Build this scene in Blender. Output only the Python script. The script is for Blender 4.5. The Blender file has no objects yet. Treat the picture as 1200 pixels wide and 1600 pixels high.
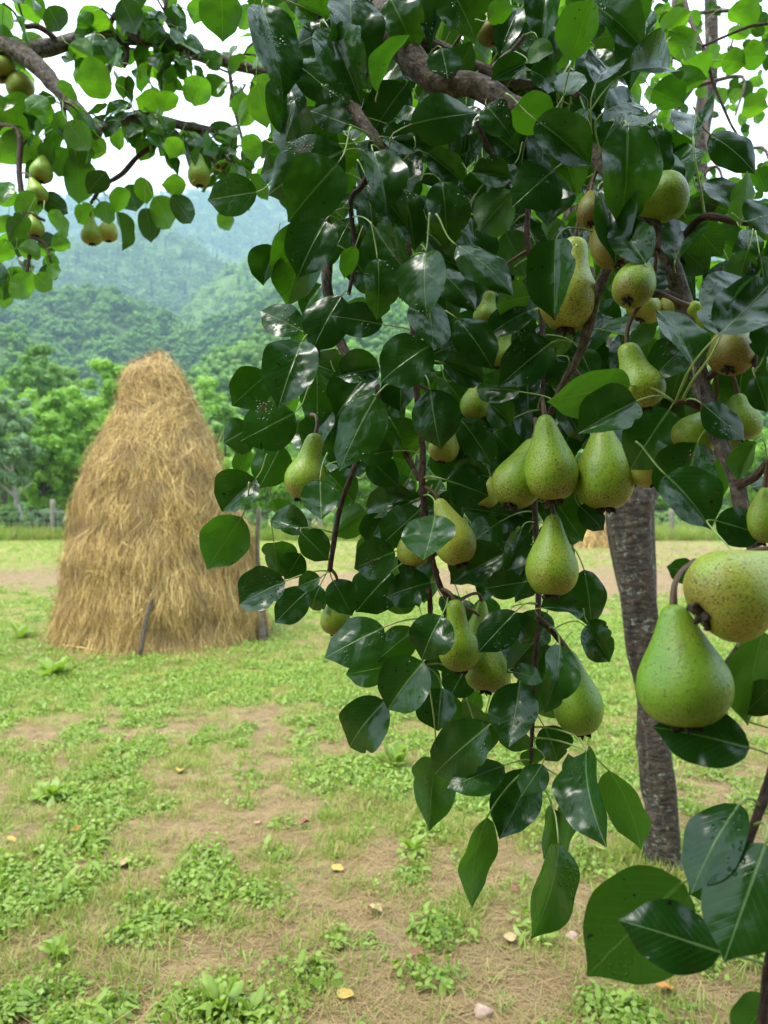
import bpy, bmesh, math, random
import numpy as np
from mathutils import Vector, Matrix

random.seed(7); rng = np.random.default_rng(7)
scene = bpy.context.scene
COL = scene.collection
R = math.radians

# ------------------------------------------------------------------ camera
F_PX, CX, CY = 1200.0, 600.0, 800.0
CAM_H = 1.5
TILT = math.atan(10 / 1200.0)                      # horizon at row 790 of 1600
cam_d = bpy.data.cameras.new('camera'); cam = bpy.data.objects.new('camera', cam_d); COL.objects.link(cam)
cam.location = (0, 0, CAM_H); cam.rotation_euler = (R(90) - TILT, 0, 0)
cam_d.sensor_fit = 'HORIZONTAL'; cam_d.sensor_width = 36; cam_d.lens = 36
cam_d.clip_start = 0.02; cam_d.clip_end = 6000
cam_d.dof.use_dof = True; cam_d.dof.focus_distance = 0.85; cam_d.dof.aperture_fstop = 13
scene.camera = cam

# ------------------------------------------------------------------ overcast daylight
SUN_EL, SUN_AZ = R(66), R(-115)                    # high, to the left and a little behind the camera
w = bpy.data.worlds.new('World'); scene.world = w; w.use_nodes = True
nt = w.node_tree; nt.nodes.clear()
out = nt.nodes.new('ShaderNodeOutputWorld')
sky = nt.nodes.new('ShaderNodeTexSky'); sky.sky_type = 'NISHITA'; sky.sun_disc = False
sky.sun_elevation = SUN_EL; sky.sun_rotation = SUN_AZ
bg1 = nt.nodes.new('ShaderNodeBackground'); bg1.inputs[1].default_value = 0.13
nt.links.new(sky.outputs[0], bg1.inputs[0])
bg2 = nt.nodes.new('ShaderNodeBackground'); bg2.inputs[0].default_value = (0.80, 0.91, 1.0, 1); bg2.inputs[1].default_value = 1.0
tc = nt.nodes.new('ShaderNodeTexCoord')
no = nt.nodes.new('ShaderNodeTexNoise'); no.inputs['Scale'].default_value = 2.2; no.inputs['Detail'].default_value = 5
nt.links.new(tc.outputs['Generated'], no.inputs[0])
mr = nt.nodes.new('ShaderNodeMapRange'); mr.inputs[1].default_value = 0.3; mr.inputs[2].default_value = 0.65
mr.inputs[3].default_value = 0.62; mr.inputs[4].default_value = 1.0
nt.links.new(no.outputs[0], mr.inputs[0])
mx = nt.nodes.new('ShaderNodeMixShader')
nt.links.new(mr.outputs[0], mx.inputs[0]); nt.links.new(bg1.outputs[0], mx.inputs[1]); nt.links.new(bg2.outputs[0], mx.inputs[2])
# an overcast sky is brighter overhead than at the horizon
sx = nt.nodes.new('ShaderNodeSeparateXYZ'); nt.links.new(tc.outputs['Generated'], sx.inputs[0])
mz = nt.nodes.new('ShaderNodeMapRange'); mz.inputs[1].default_value = 0.0; mz.inputs[2].default_value = 1.0; mz.inputs[3].default_value = 0.55; mz.inputs[4].default_value = 1.25
nt.links.new(sx.outputs[2], mz.inputs[0]); nt.links.new(mz.outputs[0], bg2.inputs[1])
nt.links.new(mx.outputs[0], out.inputs[0])
sd = bpy.data.lights.new('sun', 'SUN'); sun = bpy.data.objects.new('sun', sd); COL.objects.link(sun)
sd.energy = 1.5; sd.angle = R(22); sd.color = (1.0, 0.95, 0.86)
to_sun = Vector((math.sin(SUN_AZ) * math.cos(SUN_EL), math.cos(SUN_AZ) * math.cos(SUN_EL), math.sin(SUN_EL)))
sun.rotation_euler = to_sun.to_track_quat('Z', 'Y').to_euler(); sun.location = to_sun * 60
vs = scene.view_settings
vs.view_transform = 'Standard'; vs.look = 'None'; vs.gamma = 1; vs.exposure = 2.05; vs.use_curve_mapping = False
cy = scene.cycles
cy.use_denoising = True; cy.max_bounces = 8; cy.transparent_max_bounces = 4; cy.diffuse_bounces = 4; cy.glossy_bounces = 3
cy.transmission_bounces = 4; cy.volume_bounces = 0

# ------------------------------------------------------------------ helpers
CT, ST = math.cos(TILT), math.sin(TILT)
def P(px, py, d):
    """world point seen at photo pixel (px, py), d metres along the view axis"""
    x = (px - CX) / F_PX * d; u = (CY - py) / F_PX * d
    return Vector((x, d * CT + u * ST, CAM_H + u * CT - d * ST))
def G(px, py):
    """ground point under a photo pixel"""
    d = (P(px, py, 1) - Vector((0, 0, CAM_H)))
    t = -CAM_H / d.z
    return Vector((d.x * t, d.y * t, 0.0))
def link(o, parent=None):
    COL.objects.link(o)
    if parent is not None: o.parent = parent
    return o
def tag(o, label=None, cat=None, group=None, kind=None):
    if label: o['label'] = label
    if cat: o['category'] = cat
    if group: o['group'] = group
    if kind: o['kind'] = kind
    return o
def mesh_from(name, V, Fc, mats=(), smooth=False, uv=None, midx=None):
    """V (n,3) array, Fc (m,k) int array of one polygon size"""
    V = np.asarray(V, dtype=np.float32); Fc = np.asarray(Fc, dtype=np.int32)
    me = bpy.data.meshes.new(name); n, k = Fc.shape
    me.vertices.add(len(V)); me.vertices.foreach_set('co', V.ravel())
    me.loops.add(n * k); me.loops.foreach_set('vertex_index', Fc.ravel())
    me.polygons.add(n); me.polygons.foreach_set('loop_start', np.arange(0, n * k, k, dtype=np.int32))
    me.polygons.foreach_set('loop_total', np.full(n, k, dtype=np.int32))
    if midx is not None: me.polygons.foreach_set('material_index', np.asarray(midx, dtype=np.int32))
    me.polygons.foreach_set('use_smooth', np.full(n, smooth, dtype=bool))
    if uv is not None:
        l = me.uv_layers.new(name='UVMap'); l.data.foreach_set('uv', np.asarray(uv, dtype=np.float32)[Fc.ravel()].ravel())
    for m in mats: me.materials.append(m)
    me.update(calc_edges=True); me.validate()
    return me
def empty(name, loc):
    o = bpy.data.objects.new(name, None); o.location = loc; o.empty_display_size = 0.1
    return link(o)
def vnoise(x, y, seed=0):
    x = np.asarray(x, float); y = np.asarray(y, float)
    xi = np.floor(x).astype(np.int64); yi = np.floor(y).astype(np.int64); fx = x - xi; fy = y - yi
    fx = fx * fx * (3 - 2 * fx); fy = fy * fy * (3 - 2 * fy)
    def h(i, j):
        v = np.sin(i * 127.1 + j * 311.7 + seed * 74.7) * 43758.5453
        return v - np.floor(v)
    return (h(xi, yi) * (1 - fx) + h(xi + 1, yi) * fx) * (1 - fy) + (h(xi, yi + 1) * (1 - fx) + h(xi + 1, yi + 1) * fx) * fy
def fbm(x, y, seed=0, o=4):
    s = 0; a = 0.5; t = 0
    for k in range(o):
        s = s + a * vnoise(np.asarray(x) * 2 ** k, np.asarray(y) * 2 ** k, seed + k * 13); t += a; a *= 0.5
    return s / t
def catmull(pts, n):
    p = [np.array(q, float) for q in pts]; p = [2 * p[0] - p[1]] + p + [2 * p[-1] - p[-2]]
    res = []
    for i in range(1, len(p) - 2):
        for k in range(n):
            t = k / n
            res.append(0.5 * (2 * p[i] + (p[i + 1] - p[i - 1]) * t + (2 * p[i - 1] - 5 * p[i] + 4 * p[i + 1] - p[i + 2]) * t * t
                              + (-p[i - 1] + 3 * p[i] - 3 * p[i + 1] + p[i + 2]) * t ** 3))
    res.append(p[-2]); return np.array(res)
def tube_arrays(pts, rad, n=5, sides=8, bump=0.0, seed=0):
    """swept tube: pts control points, rad radii at them -> V, quads, uv"""
    C = catmull(pts, n); m = len(C)
    r = np.interp(np.linspace(0, len(pts) - 1, m), np.arange(len(pts)), rad)
    T = np.gradient(C, axis=0); T /= np.linalg.norm(T, axis=1)[:, None] + 1e-12
    u = np.cross(T[0], (0.3, 0.9, 0.2)); u /= np.linalg.norm(u)
    V = []; th = np.arange(sides) * 2 * np.pi / sides; UV = []
    L = np.concatenate([[0], np.cumsum(np.linalg.norm(np.diff(C, axis=0), axis=1))])
    for i in range(m):
        u = u - T[i] * np.dot(u, T[i]); u /= np.linalg.norm(u) + 1e-12; v = np.cross(T[i], u)
        rr = r[i] * (1 + bump * (2 * vnoise(th * 1.6 + seed * 7, np.full(sides, L[i] / max(r[i], 1e-4) * 0.35), seed) - 1)) if bump else np.full(sides, r[i])
        V.append(C[i] + (np.cos(th) * rr)[:, None] * u + (np.sin(th) * rr)[:, None] * v)
        UV.append(np.stack([th / 6.283, np.full(sides, L[i])], 1))
    V = np.concatenate(V); UV = np.concatenate(UV)
    i = np.arange(m - 1)[:, None] * sides; j = np.arange(sides)[None]; j2 = (j + 1) % sides
    Fq = np.stack([i + j, i + j2, i + sides + j2, i + sides + j], -1).reshape(-1, 4)
    # end caps as quads onto a centre ring
    nV = len(V); V = np.concatenate([V, C[:1], C[-1:]]); UV = np.concatenate([UV, UV[:1], UV[-1:]])
    c0 = [[(k + 1) % sides, k, nV, nV] for k in range(0)]
    caps = []
    for k in range(0, sides, 2):
        caps.append([(k + 2) % sides, (k + 1) % sides, k, nV])
        b = (m - 1) * sides
        caps.append([b + k, b + (k + 1) % sides, b + (k + 2) % sides, nV + 1])
    Fq = np.concatenate([Fq, np.array(caps)])
    return V, Fq, UV
def tube(name, pts, rad, mat, parent=None, n=5, sides=8, bump=0.0, seed=0, origin=None):
    pts = [np.array(p, float) for p in pts]
    if origin is not None: pts = [p - np.array(origin) for p in pts]
    V, Fq, UV = tube_arrays(pts, rad, n, sides, bump, seed)
    return link(bpy.data.objects.new(name, mesh_from(name, V, Fq, [mat], True, UV)), parent)
def join_arrays(parts):
    V, Fq, UV = [], [], []; o = 0
    for v, f, uv in parts:
        V.append(v); Fq.append(f + o); UV.append(uv); o += len(v)
    return np.concatenate(V), np.concatenate(Fq), np.concatenate(UV)

# ------------------------------------------------------------------ materials
def mat(name):
    m = bpy.data.materials.new(name); m.use_nodes = True; n = m.node_tree; n.nodes.clear()
    o = n.nodes.new('ShaderNodeOutputMaterial')
    return m, n, o
class NB:
    """tiny node builder"""
    def __init__(s, n): s.n = n
    def node(s, t, **kw):
        x = s.n.nodes.new(t)
        for k, v in kw.items(): setattr(x, k, v)
        return x
    def put(s, sock, v):
        if hasattr(v, 'is_output') or isinstance(v, bpy.types.NodeSocket): s.n.links.new(v, sock)
        else: sock.default_value = v
    def math(s, op, a, b=0.0, c=None, clamp=False):
        x = s.node('ShaderNodeMath', operation=op, use_clamp=clamp); s.put(x.inputs[0], a); s.put(x.inputs[1], b)
        if c is not None: s.put(x.inputs[2], c)
        return x.outputs[0]
    def mix(s, f, a, b):
        x = s.node('ShaderNodeMix', data_type='RGBA'); s.put(x.inputs[0], f); s.put(x.inputs[6], a); s.put(x.inputs[7], b); return x.outputs[2]
    def noise(s, vec, scale, detail=3, rough=0.55):
        x = s.node('ShaderNodeTexNoise'); x.inputs['Scale'].default_value = scale; x.inputs['Detail'].default_value = detail; x.inputs['Roughness'].default_value = rough
        if vec is not None: s.put(x.inputs['Vector'], vec)
        return x.outputs[0]
    def ramp(s, f, stops):
        x = s.node('ShaderNodeValToRGB'); e = x.color_ramp.elements
        while len(e) < len(stops): e.new(0.5)
        for k, (p, c) in enumerate(stops): e[k].position = p; e[k].color = (*c, 1) if len(c) == 3 else c
        s.put(x.inputs[0], f); return x.outputs[0]
    def rng(s, f, a, b, c=0.0, d=1.0):
        x = s.node('ShaderNodeMapRange'); s.put(x.inputs[0], f)
        for k, v in zip((1, 2, 3, 4), (a, b, c, d)): x.inputs[k].default_value = v
        return x.outputs[0]
    def bump(s, h, strength=0.3, dist=0.01, nrm=None):
        x = s.node('ShaderNodeBump'); x.inputs['Strength'].default_value = strength; x.inputs['Distance'].default_value = dist; s.put(x.inputs['Height'], h)
        if nrm is not None: s.put(x.inputs['Normal'], nrm)
        return x.outputs[0]
    def principled(s, col, rough=0.6, nrm=None, spec=0.5, **kw):
        x = s.node('ShaderNodeBsdfPrincipled'); s.put(x.inputs['Base Color'], col); s.put(x.inputs['Roughness'], rough)
        s.put(x.inputs['Specular IOR Level'], spec)
        if nrm is not None: s.put(x.inputs['Normal'], nrm)
        for k, v in kw.items(): s.put(x.inputs[k], v)
        return x
C4 = lambda r, g, b: (r, g, b, 1)

def pear_leaf_material(name, top_a, top_b, under, trans, trans_w=0.3):
    m, n, o = mat(name); b = NB(n)
    uv = b.node('ShaderNodeUVMap').outputs[0]; sep = b.node('ShaderNodeSeparateXYZ'); b.put(sep.inputs[0], uv)
    geo = b.node('ShaderNodeNewGeometry'); oi = b.node('ShaderNodeObjectInfo')
    rnd = b.math('FRACT', b.math('ADD', geo.outputs['Random Per Island'], oi.outputs['Random']))
    u = b.math('ABSOLUTE', b.math('SUBTRACT', sep.outputs[0], 0.5)); v = sep.outputs[1]
    wid = b.math('MULTIPLY_ADD', v, -0.014, 0.020)
    mid = b.math('SUBTRACT', 1.0, b.rng(b.math('DIVIDE', u, wid), 0.6, 1.3))
    # side veins sweep towards the tip
    s_ = b.math('ADD', b.math('MULTIPLY', v, 11.0), b.math('MULTIPLY', u, -9.0))
    tri = b.math('ABSOLUTE', b.math('SUBTRACT', b.math('FRACT', s_), 0.5))
    side = b.math('SUBTRACT', 1.0, b.rng(tri, 0.02, 0.16))
    side = b.math('MULTIPLY', side, b.rng(u, 0.46, 0.2, 0.0, 1.0))
    tcn = b.node('ShaderNodeTexCoord'); pos = geo.outputs['Position']
    fine = b.noise(pos, 45, 3)
    top = b.mix(rnd, top_a, top_b)
    top = b.mix(b.math('MULTIPLY', b.rng(fine, 0.3, 0.75), 0.35), top, C4(top_b[0] * 1.5, top_b[1] * 1.35, top_b[2]))
    top = b.mix(b.math('MULTIPLY', side, 0.38), top, C4(0.05, 0.12, 0.025))
    top = b.mix(b.math('MULTIPLY', mid, 0.8), top, C4(0.15, 0.25, 0.07))
    und = b.mix(b.math('MULTIPLY', mid, 0.7), under, C4(0.16, 0.27, 0.07))
    und = b.mix(b.math('MULTIPLY', side, 0.55), und, C4(0.10, 0.19, 0.04))
    col = b.mix(geo.outputs['Backfacing'], top, und)
    spots = b.math('MULTIPLY', b.rng(b.noise(pos, 210, 1), 0.70, 0.74), b.rng(b.noise(pos, 22, 1), 0.5, 0.6))
    col = b.mix(spots, col, C4(0.012, 0.012, 0.006))
    rim = b.math('MULTIPLY', b.rng(b.noise(pos, 30, 2), 0.66, 0.72), b.rng(rnd, 0.55, 0.6))
    col = b.mix(b.math('MULTIPLY', rim, 0.75), col, C4(0.05, 0.035, 0.012))
    # wet beads: small round relief on the upper side
    vo = b.node('ShaderNodeTexVoronoi'); vo.inputs['Scale'].default_value = 240; b.put(vo.inputs['Vector'], pos)
    bead = b.math('MULTIPLY', b.rng(vo.outputs['Distance'], 0.36, 0.10), b.rng(b.noise(pos, 30, 2), 0.59, 0.64))
    h = b.math('ADD', b.math('ADD', b.math('MULTIPLY', side, -0.035), b.math('MULTIPLY', mid, -0.2)), b.math('ADD', b.math('MULTIPLY', bead, 0.8), b.math('MULTIPLY', fine, 0.35)))
    nrm = b.bump(b.noise(pos, 26, 2), 0.6, 0.012, b.bump(h, 0.55, 0.0022))
    rough = b.math('ADD', b.math('MULTIPLY', geo.outputs['Backfacing'], 0.28), b.math('ADD', 0.12, b.math('MULTIPLY', fine, 0.22)))
    pr = b.principled(col, rough, nrm, 0.38)
    tr = b.node('ShaderNodeBsdfTranslucent')
    tcol = b.mix(b.math('MULTIPLY', side, 0.6), b.mix(rnd, trans, C4(trans[0] * 1.4, trans[1] * 1.2, trans[2])), C4(trans[0] * 0.5, trans[1] * 0.6, trans[2] * 0.5))
    tcol = b.mix(spots, tcol, C4(0.01, 0.01, 0.0)); b.put(tr.inputs[0], tcol); b.put(tr.inputs['Normal'], nrm)
    ms = b.node('ShaderNodeMixShader'); ms.inputs[0].default_value = trans_w
    n.links.new(pr.outputs[0], ms.inputs[1]); n.links.new(tr.outputs[0], ms.inputs[2]); n.links.new(ms.outputs[0], o.inputs[0])
    return m
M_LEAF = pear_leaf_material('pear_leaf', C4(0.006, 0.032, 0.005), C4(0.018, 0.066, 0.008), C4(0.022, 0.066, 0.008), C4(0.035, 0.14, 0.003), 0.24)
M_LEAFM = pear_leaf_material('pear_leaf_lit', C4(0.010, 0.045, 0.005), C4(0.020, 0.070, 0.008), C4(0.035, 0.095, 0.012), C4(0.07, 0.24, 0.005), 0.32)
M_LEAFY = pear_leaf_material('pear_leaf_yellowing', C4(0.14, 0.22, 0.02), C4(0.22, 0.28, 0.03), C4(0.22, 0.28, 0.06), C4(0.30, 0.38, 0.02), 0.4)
M_LEAFB = pear_leaf_material('pear_leaf_young', C4(0.025, 0.08, 0.01), C4(0.05, 0.12, 0.014), C4(0.055, 0.13, 0.02), C4(0.13, 0.36, 0.01), 0.42)  # like pear_leaf_lit, a paler leaf copy with light from behind in its colour

def simple_leaf_material(name, ca, cb, cc, trans, tw=0.35, rough=0.5):
    m, n, o = mat(name); b = NB(n)
    geo = b.node('ShaderNodeNewGeometry'); oi = b.node('ShaderNodeObjectInfo')
    col = b.mix(oi.outputs['Random'], ca, cb)
    col = b.mix(b.math('MULTIPLY', geo.outputs['Random Per Island'], 0.6), col, cc)
    pr = b.principled(col, rough, None, 0.35)
    tr = b.node('ShaderNodeBsdfTranslucent'); b.put(tr.inputs[0], b.mix(geo.outputs['Random Per Island'], trans, C4(trans[0] * 1.35, trans[1] * 1.15, trans[2])))
    ms = b.node('ShaderNodeMixShader'); ms.inputs[0].default_value = tw
    n.links.new(pr.outputs[0], ms.inputs[1]); n.links.new(tr.outputs[0], ms.inputs[2]); n.links.new(ms.outputs[0], o.inputs[0])
    return m
M_TREE = simple_leaf_material('broadleaf_foliage', C4(0.06, 0.16, 0.02), C4(0.15, 0.28, 0.03), C4(0.17, 0.29, 0.035), C4(0.14, 0.36, 0.03), 0.3)
M_TREEB = simple_leaf_material('bright_broadleaf_foliage', C4(0.12, 0.27, 0.018), C4(0.23, 0.38, 0.035), C4(0.27, 0.41, 0.05), C4(0.26, 0.54, 0.03), 0.38)
M_TREEP = simple_leaf_material('pale_young_foliage', C4(0.24, 0.40, 0.08), C4(0.33, 0.46, 0.12), C4(0.36, 0.48, 0.14), C4(0.34, 0.56, 0.08), 0.38)  # young trees, with the sun on their slope put into the colour
M_TREEG = simple_leaf_material('grey_green_foliage', C4(0.10, 0.19, 0.07), C4(0.13, 0.22, 0.09), C4(0.18, 0.27, 0.12), C4(0.2, 0.36, 0.1), 0.3)
M_TREED = simple_leaf_material('dark_forest_foliage', C4(0.035, 0.11, 0.026), C4(0.17, 0.29, 0.055), C4(0.19, 0.30, 0.055), C4(0.2, 0.4, 0.05), 0.4)
M_CONIFER = simple_leaf_material('conifer_foliage', C4(0.025, 0.07, 0.03), C4(0.05, 0.11, 0.04), C4(0.06, 0.12, 0.04), C4(0.04, 0.1, 0.03), 0.15)
M_WEED = simple_leaf_material('weed_leaf', C4(0.12, 0.215, 0.02), C4(0.235, 0.32, 0.04), C4(0.29, 0.36, 0.085), C4(0.25, 0.46, 0.03), 0.3, 0.42)
M_GRASS = simple_leaf_material('grass_blade', C4(0.13, 0.22, 0.025), C4(0.33, 0.29, 0.065), C4(0.44, 0.34, 0.12), C4(0.24, 0.44, 0.05), 0.3, 0.5)
M_DRY = simple_leaf_material('dry_straw', C4(0.21, 0.14, 0.055), C4(0.40, 0.29, 0.125), C4(0.28, 0.19, 0.08), C4(0.4, 0.28, 0.1), 0.15, 0.7)

def bark_material(name, ca, cb, cc, scale, lich=0.0):
    m, n, o = mat(name); b = NB(n)
    geo = b.node('ShaderNodeNewGeometry'); pos = geo.outputs['Position']
    mp = b.node('ShaderNodeUVMap').outputs[0]; mpp = b.node('ShaderNodeMapping'); b.put(mpp.inputs[0], mp); mpp.inputs[3].default_value = (7, 42, 1)
    a = b.noise(pos, scale, 6, 0.7); r = b.noise(mpp.outputs[0], 1.5, 4, 0.65)
    col = b.ramp(a, [(0.3, ca), (0.52, cb), (0.72, cc)])
    col = b.mix(b.rng(r, 0.48, 0.66), col, C4(*[x * 0.35 for x in ca]))
    if lich:
        vo = b.noise(pos, scale * 1.3, 4, 0.65); vo2 = b.noise(pos, scale * 0.35, 2)
        col = b.mix(b.math('MULTIPLY', b.rng(vo, 0.56, 0.64), b.math('MULTIPLY', b.rng(vo2, 0.42, 0.58), lich)), col, C4(0.30, 0.31, 0.26))
    nrm = b.bump(b.math('ADD', a, b.math('MULTIPLY', r, -1.0)), 0.8, 0.6 / scale)
    n.links.new(b.principled(col, 0.72, nrm, 0.35).outputs[0], o.inputs[0]); return m
M_BARK = bark_material('trunk_bark', (0.022, 0.015, 0.010), (0.065, 0.045, 0.030), (0.16, 0.12, 0.085), 34, 0.75)
M_LIMB = bark_material('limb_bark', (0.05, 0.032, 0.022), (0.14, 0.10, 0.07), (0.30, 0.25, 0.20), 90, 0.35)
M_TWIG = bark_material('twig_bark', (0.035, 0.017, 0.012), (0.09, 0.045, 0.03), (0.17, 0.10, 0.07), 160)
M_PALE = bark_material('pale_bark', (0.30, 0.27, 0.22), (0.42, 0.39, 0.33), (0.52, 0.49, 0.43), 12)
M_WOOD = bark_material('weathered_wood', (0.17, 0.14, 0.11), (0.28, 0.24, 0.19), (0.38, 0.34, 0.29), 14)
M_OLDW = bark_material('old_wood', (0.06, 0.044, 0.028), (0.12, 0.092, 0.06), (0.19, 0.155, 0.11), 20)
def plain(name, col, rough=0.6, spec=0.4, var=0.25, scale=60):
    m, n, o = mat(name); b = NB(n)
    geo = b.node('ShaderNodeNewGeometry'); f = b.noise(geo.outputs['Position'], scale, 4)
    c = b.mix(b.rng(f, 0.3, 0.7), C4(*[x * (1 - var) for x in col]), C4(*[min(1, x * (1 + var)) for x in col]))
    n.links.new(b.principled(c, rough, b.bump(f, 0.3, 0.003), spec).outputs[0], o.inputs[0]); return m
M_PET = plain('petiole', (0.26, 0.36, 0.10), 0.4)
M_STALK = plain('pear_stalk', (0.11, 0.06, 0.03), 0.55, scale=150)
M_CALYX = plain('pear_calyx', (0.03, 0.02, 0.012), 0.8, scale=200)
M_WIRE = plain('wire', (0.2, 0.2, 0.19), 0.5)

def pear_material(name, ca, cb, rus, speck):
    m, n, o = mat(name); b = NB(n)
    tcn = b.node('ShaderNodeTexCoord'); pos = tcn.outputs['Object']; sep = b.node('ShaderNodeSeparateXYZ'); b.put(sep.inputs[0], pos)
    oi = b.node('ShaderNodeObjectInfo'); z = sep.outputs[2]
    off = b.node('ShaderNodeVectorMath', operation='ADD'); b.put(off.inputs[0], pos)
    cmb = b.node('ShaderNodeCombineXYZ'); rr = b.math('MULTIPLY', oi.outputs['Random'], 37.0)
    for k in range(3): b.put(cmb.inputs[k], rr)
    b.put(off.inputs[1], cmb.outputs[0]); q = off.outputs[0]
    big = b.noise(q, 2.6, 3); fine = b.noise(q, 26, 3, 0.6); sp = b.noise(q, 62, 2, 0.5); sp2 = b.noise(q, 30, 2, 0.5)
    col = b.mix(b.rng(big, 0.35, 0.68), ca, cb)
    col = b.mix(b.math('MULTIPLY', b.rng(fine, 0.4, 0.7), 0.25), col, C4(ca[0] * 0.6, ca[1] * 0.72, ca[2] * 0.6))
    # russet around the calyx end and in blotches
    low = b.math('ADD', b.rng(z, 0.34, 0.02), b.math('MULTIPLY', b.math('SUBTRACT', big, 0.5), 1.6))
    col = b.mix(b.math('MULTIPLY', b.rng(low, 0.25, 0.95), rus), col, C4(0.27, 0.18, 0.035))
    blot = b.math('MULTIPLY', b.rng(b.noise(q, 4.0, 4, 0.7), 0.60, 0.70), b.rng(fine, 0.42, 0.55))
    col = b.mix(b.math('MULTIPLY', blot, 0.55), col, C4(0.14, 0.10, 0.03))
    thr = b.math('SUBTRACT', 0.622 - .02 * speck, b.math('MULTIPLY', b.rng(low, 0.0, 1.0), 0.07 * speck + 0.03))
    s1 = b.rng(b.math('SUBTRACT', sp, thr), 0.0, 0.035)
    col = b.mix(b.math('MULTIPLY', s1, 0.9), col, C4(0.075, 0.06, 0.018))
    s2 = b.rng(b.math('SUBTRACT', sp2, 0.67), 0.0, 0.02)
    col = b.mix(b.math('MULTIPLY', s2, 0.8), col, C4(0.05, 0.04, 0.012))
    vo = b.node('ShaderNodeTexVoronoi'); vo.inputs['Scale'].default_value = 15; b.put(vo.inputs['Vector'], q)
    bead = b.math('MULTIPLY', b.rng(vo.outputs['Distance'], 0.30, 0.12), b.rng(b.noise(q, 3.5, 2), 0.54, 0.62))
    nrm = b.bump(b.math('ADD', b.math('MULTIPLY', fine, 0.5), bead), 0.35, 0.003)
    rough = b.math('SUBTRACT', 0.42, b.math('MULTIPLY', bead, 0.3))
    pr = b.principled(col, rough, nrm, 0.45)
    n.links.new(pr.outputs[0], o.inputs[0]); return m
M_PEAR = {'green': pear_material('pear_skin_green', C4(0.22, 0.37, 0.022), C4(0.31, 0.41, 0.03), 0.6, 1.0),
          'clean': pear_material('pear_skin_smooth', C4(0.15, 0.30, 0.016), C4(0.22, 0.34, 0.022), 0.15, 0.0),
          'yellow': pear_material('pear_skin_yellow', C4(0.34, 0.43, 0.05), C4(0.43, 0.43, 0.055), 0.7, 0.5),
          'russet': pear_material('pear_skin_russet', C4(0.24, 0.24, 0.025), C4(0.33, 0.23, 0.035), 1.0, 1.2)}

def hay_material():
    m, n, o = mat('hay'); b = NB(n)
    geo = b.node('ShaderNodeNewGeometry'); ri = geo.outputs['Random Per Island']
    big = b.noise(geo.outputs['Position'], 3.6, 4)
    col = b.ramp(ri, [(0.0, (0.10, 0.05, 0.013)), (0.25, (0.28, 0.162, 0.040)), (0.55, (0.49, 0.31, 0.09)), (1.0, (0.74, 0.54, 0.22))])
    col = b.mix(b.math('MULTIPLY', b.rng(big, 0.47, 0.66), 0.62), col, C4(0.19, 0.115, 0.045))  # weathered dark patches that also paint in shaded hollows
    pr = b.principled(col, 0.6, None, 0.3)
    n.links.new(pr.outputs[0], o.inputs[0]); return m
M_HAY = hay_material()
def hay_core_material():
    m, n, o = mat('packed_hay'); b = NB(n)
    geo = b.node('ShaderNodeNewGeometry'); mp = b.node('ShaderNodeMapping'); b.put(mp.inputs[0], geo.outputs['Position']); mp.inputs[3].default_value = (60, 60, 6)
    a = b.noise(mp.outputs[0], 1, 5, 0.7)
    col = b.ramp(a, [(0.3, (0.08, 0.042, 0.014)), (0.7, (0.25, 0.15, 0.05))])
    n.links.new(b.principled(col, 0.9, b.bump(a, 1, 0.03), 0.1).outputs[0], o.inputs[0]); return m
M_HAYC = hay_core_material()
def ground_material():
    m, n, o = mat('meadow_soil'); b = NB(n)
    geo = b.node('ShaderNodeNewGeometry'); pos = geo.outputs['Position']
    at = b.node('ShaderNodeAttribute'); at.attribute_name = 'green'
    f1 = b.noise(pos, 9, 6, 0.7); f2 = b.noise(pos, 60, 4, 0.7); f3 = b.noise(pos, 1.1, 4, 0.6)
    soil = b.ramp(f1, [(0.28, (0.095, 0.06, 0.032)), (0.5, (0.225, 0.155, 0.078)), (0.75, (0.36, 0.26, 0.135))])
    soil = b.mix(b.math('MULTIPLY', b.rng(f2, 0.35, 0.7), 0.45), soil, C4(0.12, 0.08, 0.045))
    grn = b.ramp(f2, [(0.3, (0.09, 0.13, 0.022)), (0.55, (0.23, 0.25, 0.05)), (0.8, (0.38, 0.34, 0.11))])
    g = b.math('ADD', at.outputs['Fac'], b.math('MULTIPLY', b.math('SUBTRACT', f1, 0.5), 0.9))
    col = b.mix(b.rng(g, 0.30, 0.75, 0.0, 0.95), soil, grn)
    nrm = b.bump(b.math('ADD', f1, b.math('MULTIPLY', f2, 0.5)), 0.7, 0.03)
    n.links.new(b.principled(col, 0.9, nrm, 0.15).outputs[0], o.inputs[0]); return m
M_GROUND = ground_material()
M_HILL = plain('hill_soil', (0.08, 0.13, 0.035), 0.95, 0.1, 0.4, 0.05)

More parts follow.
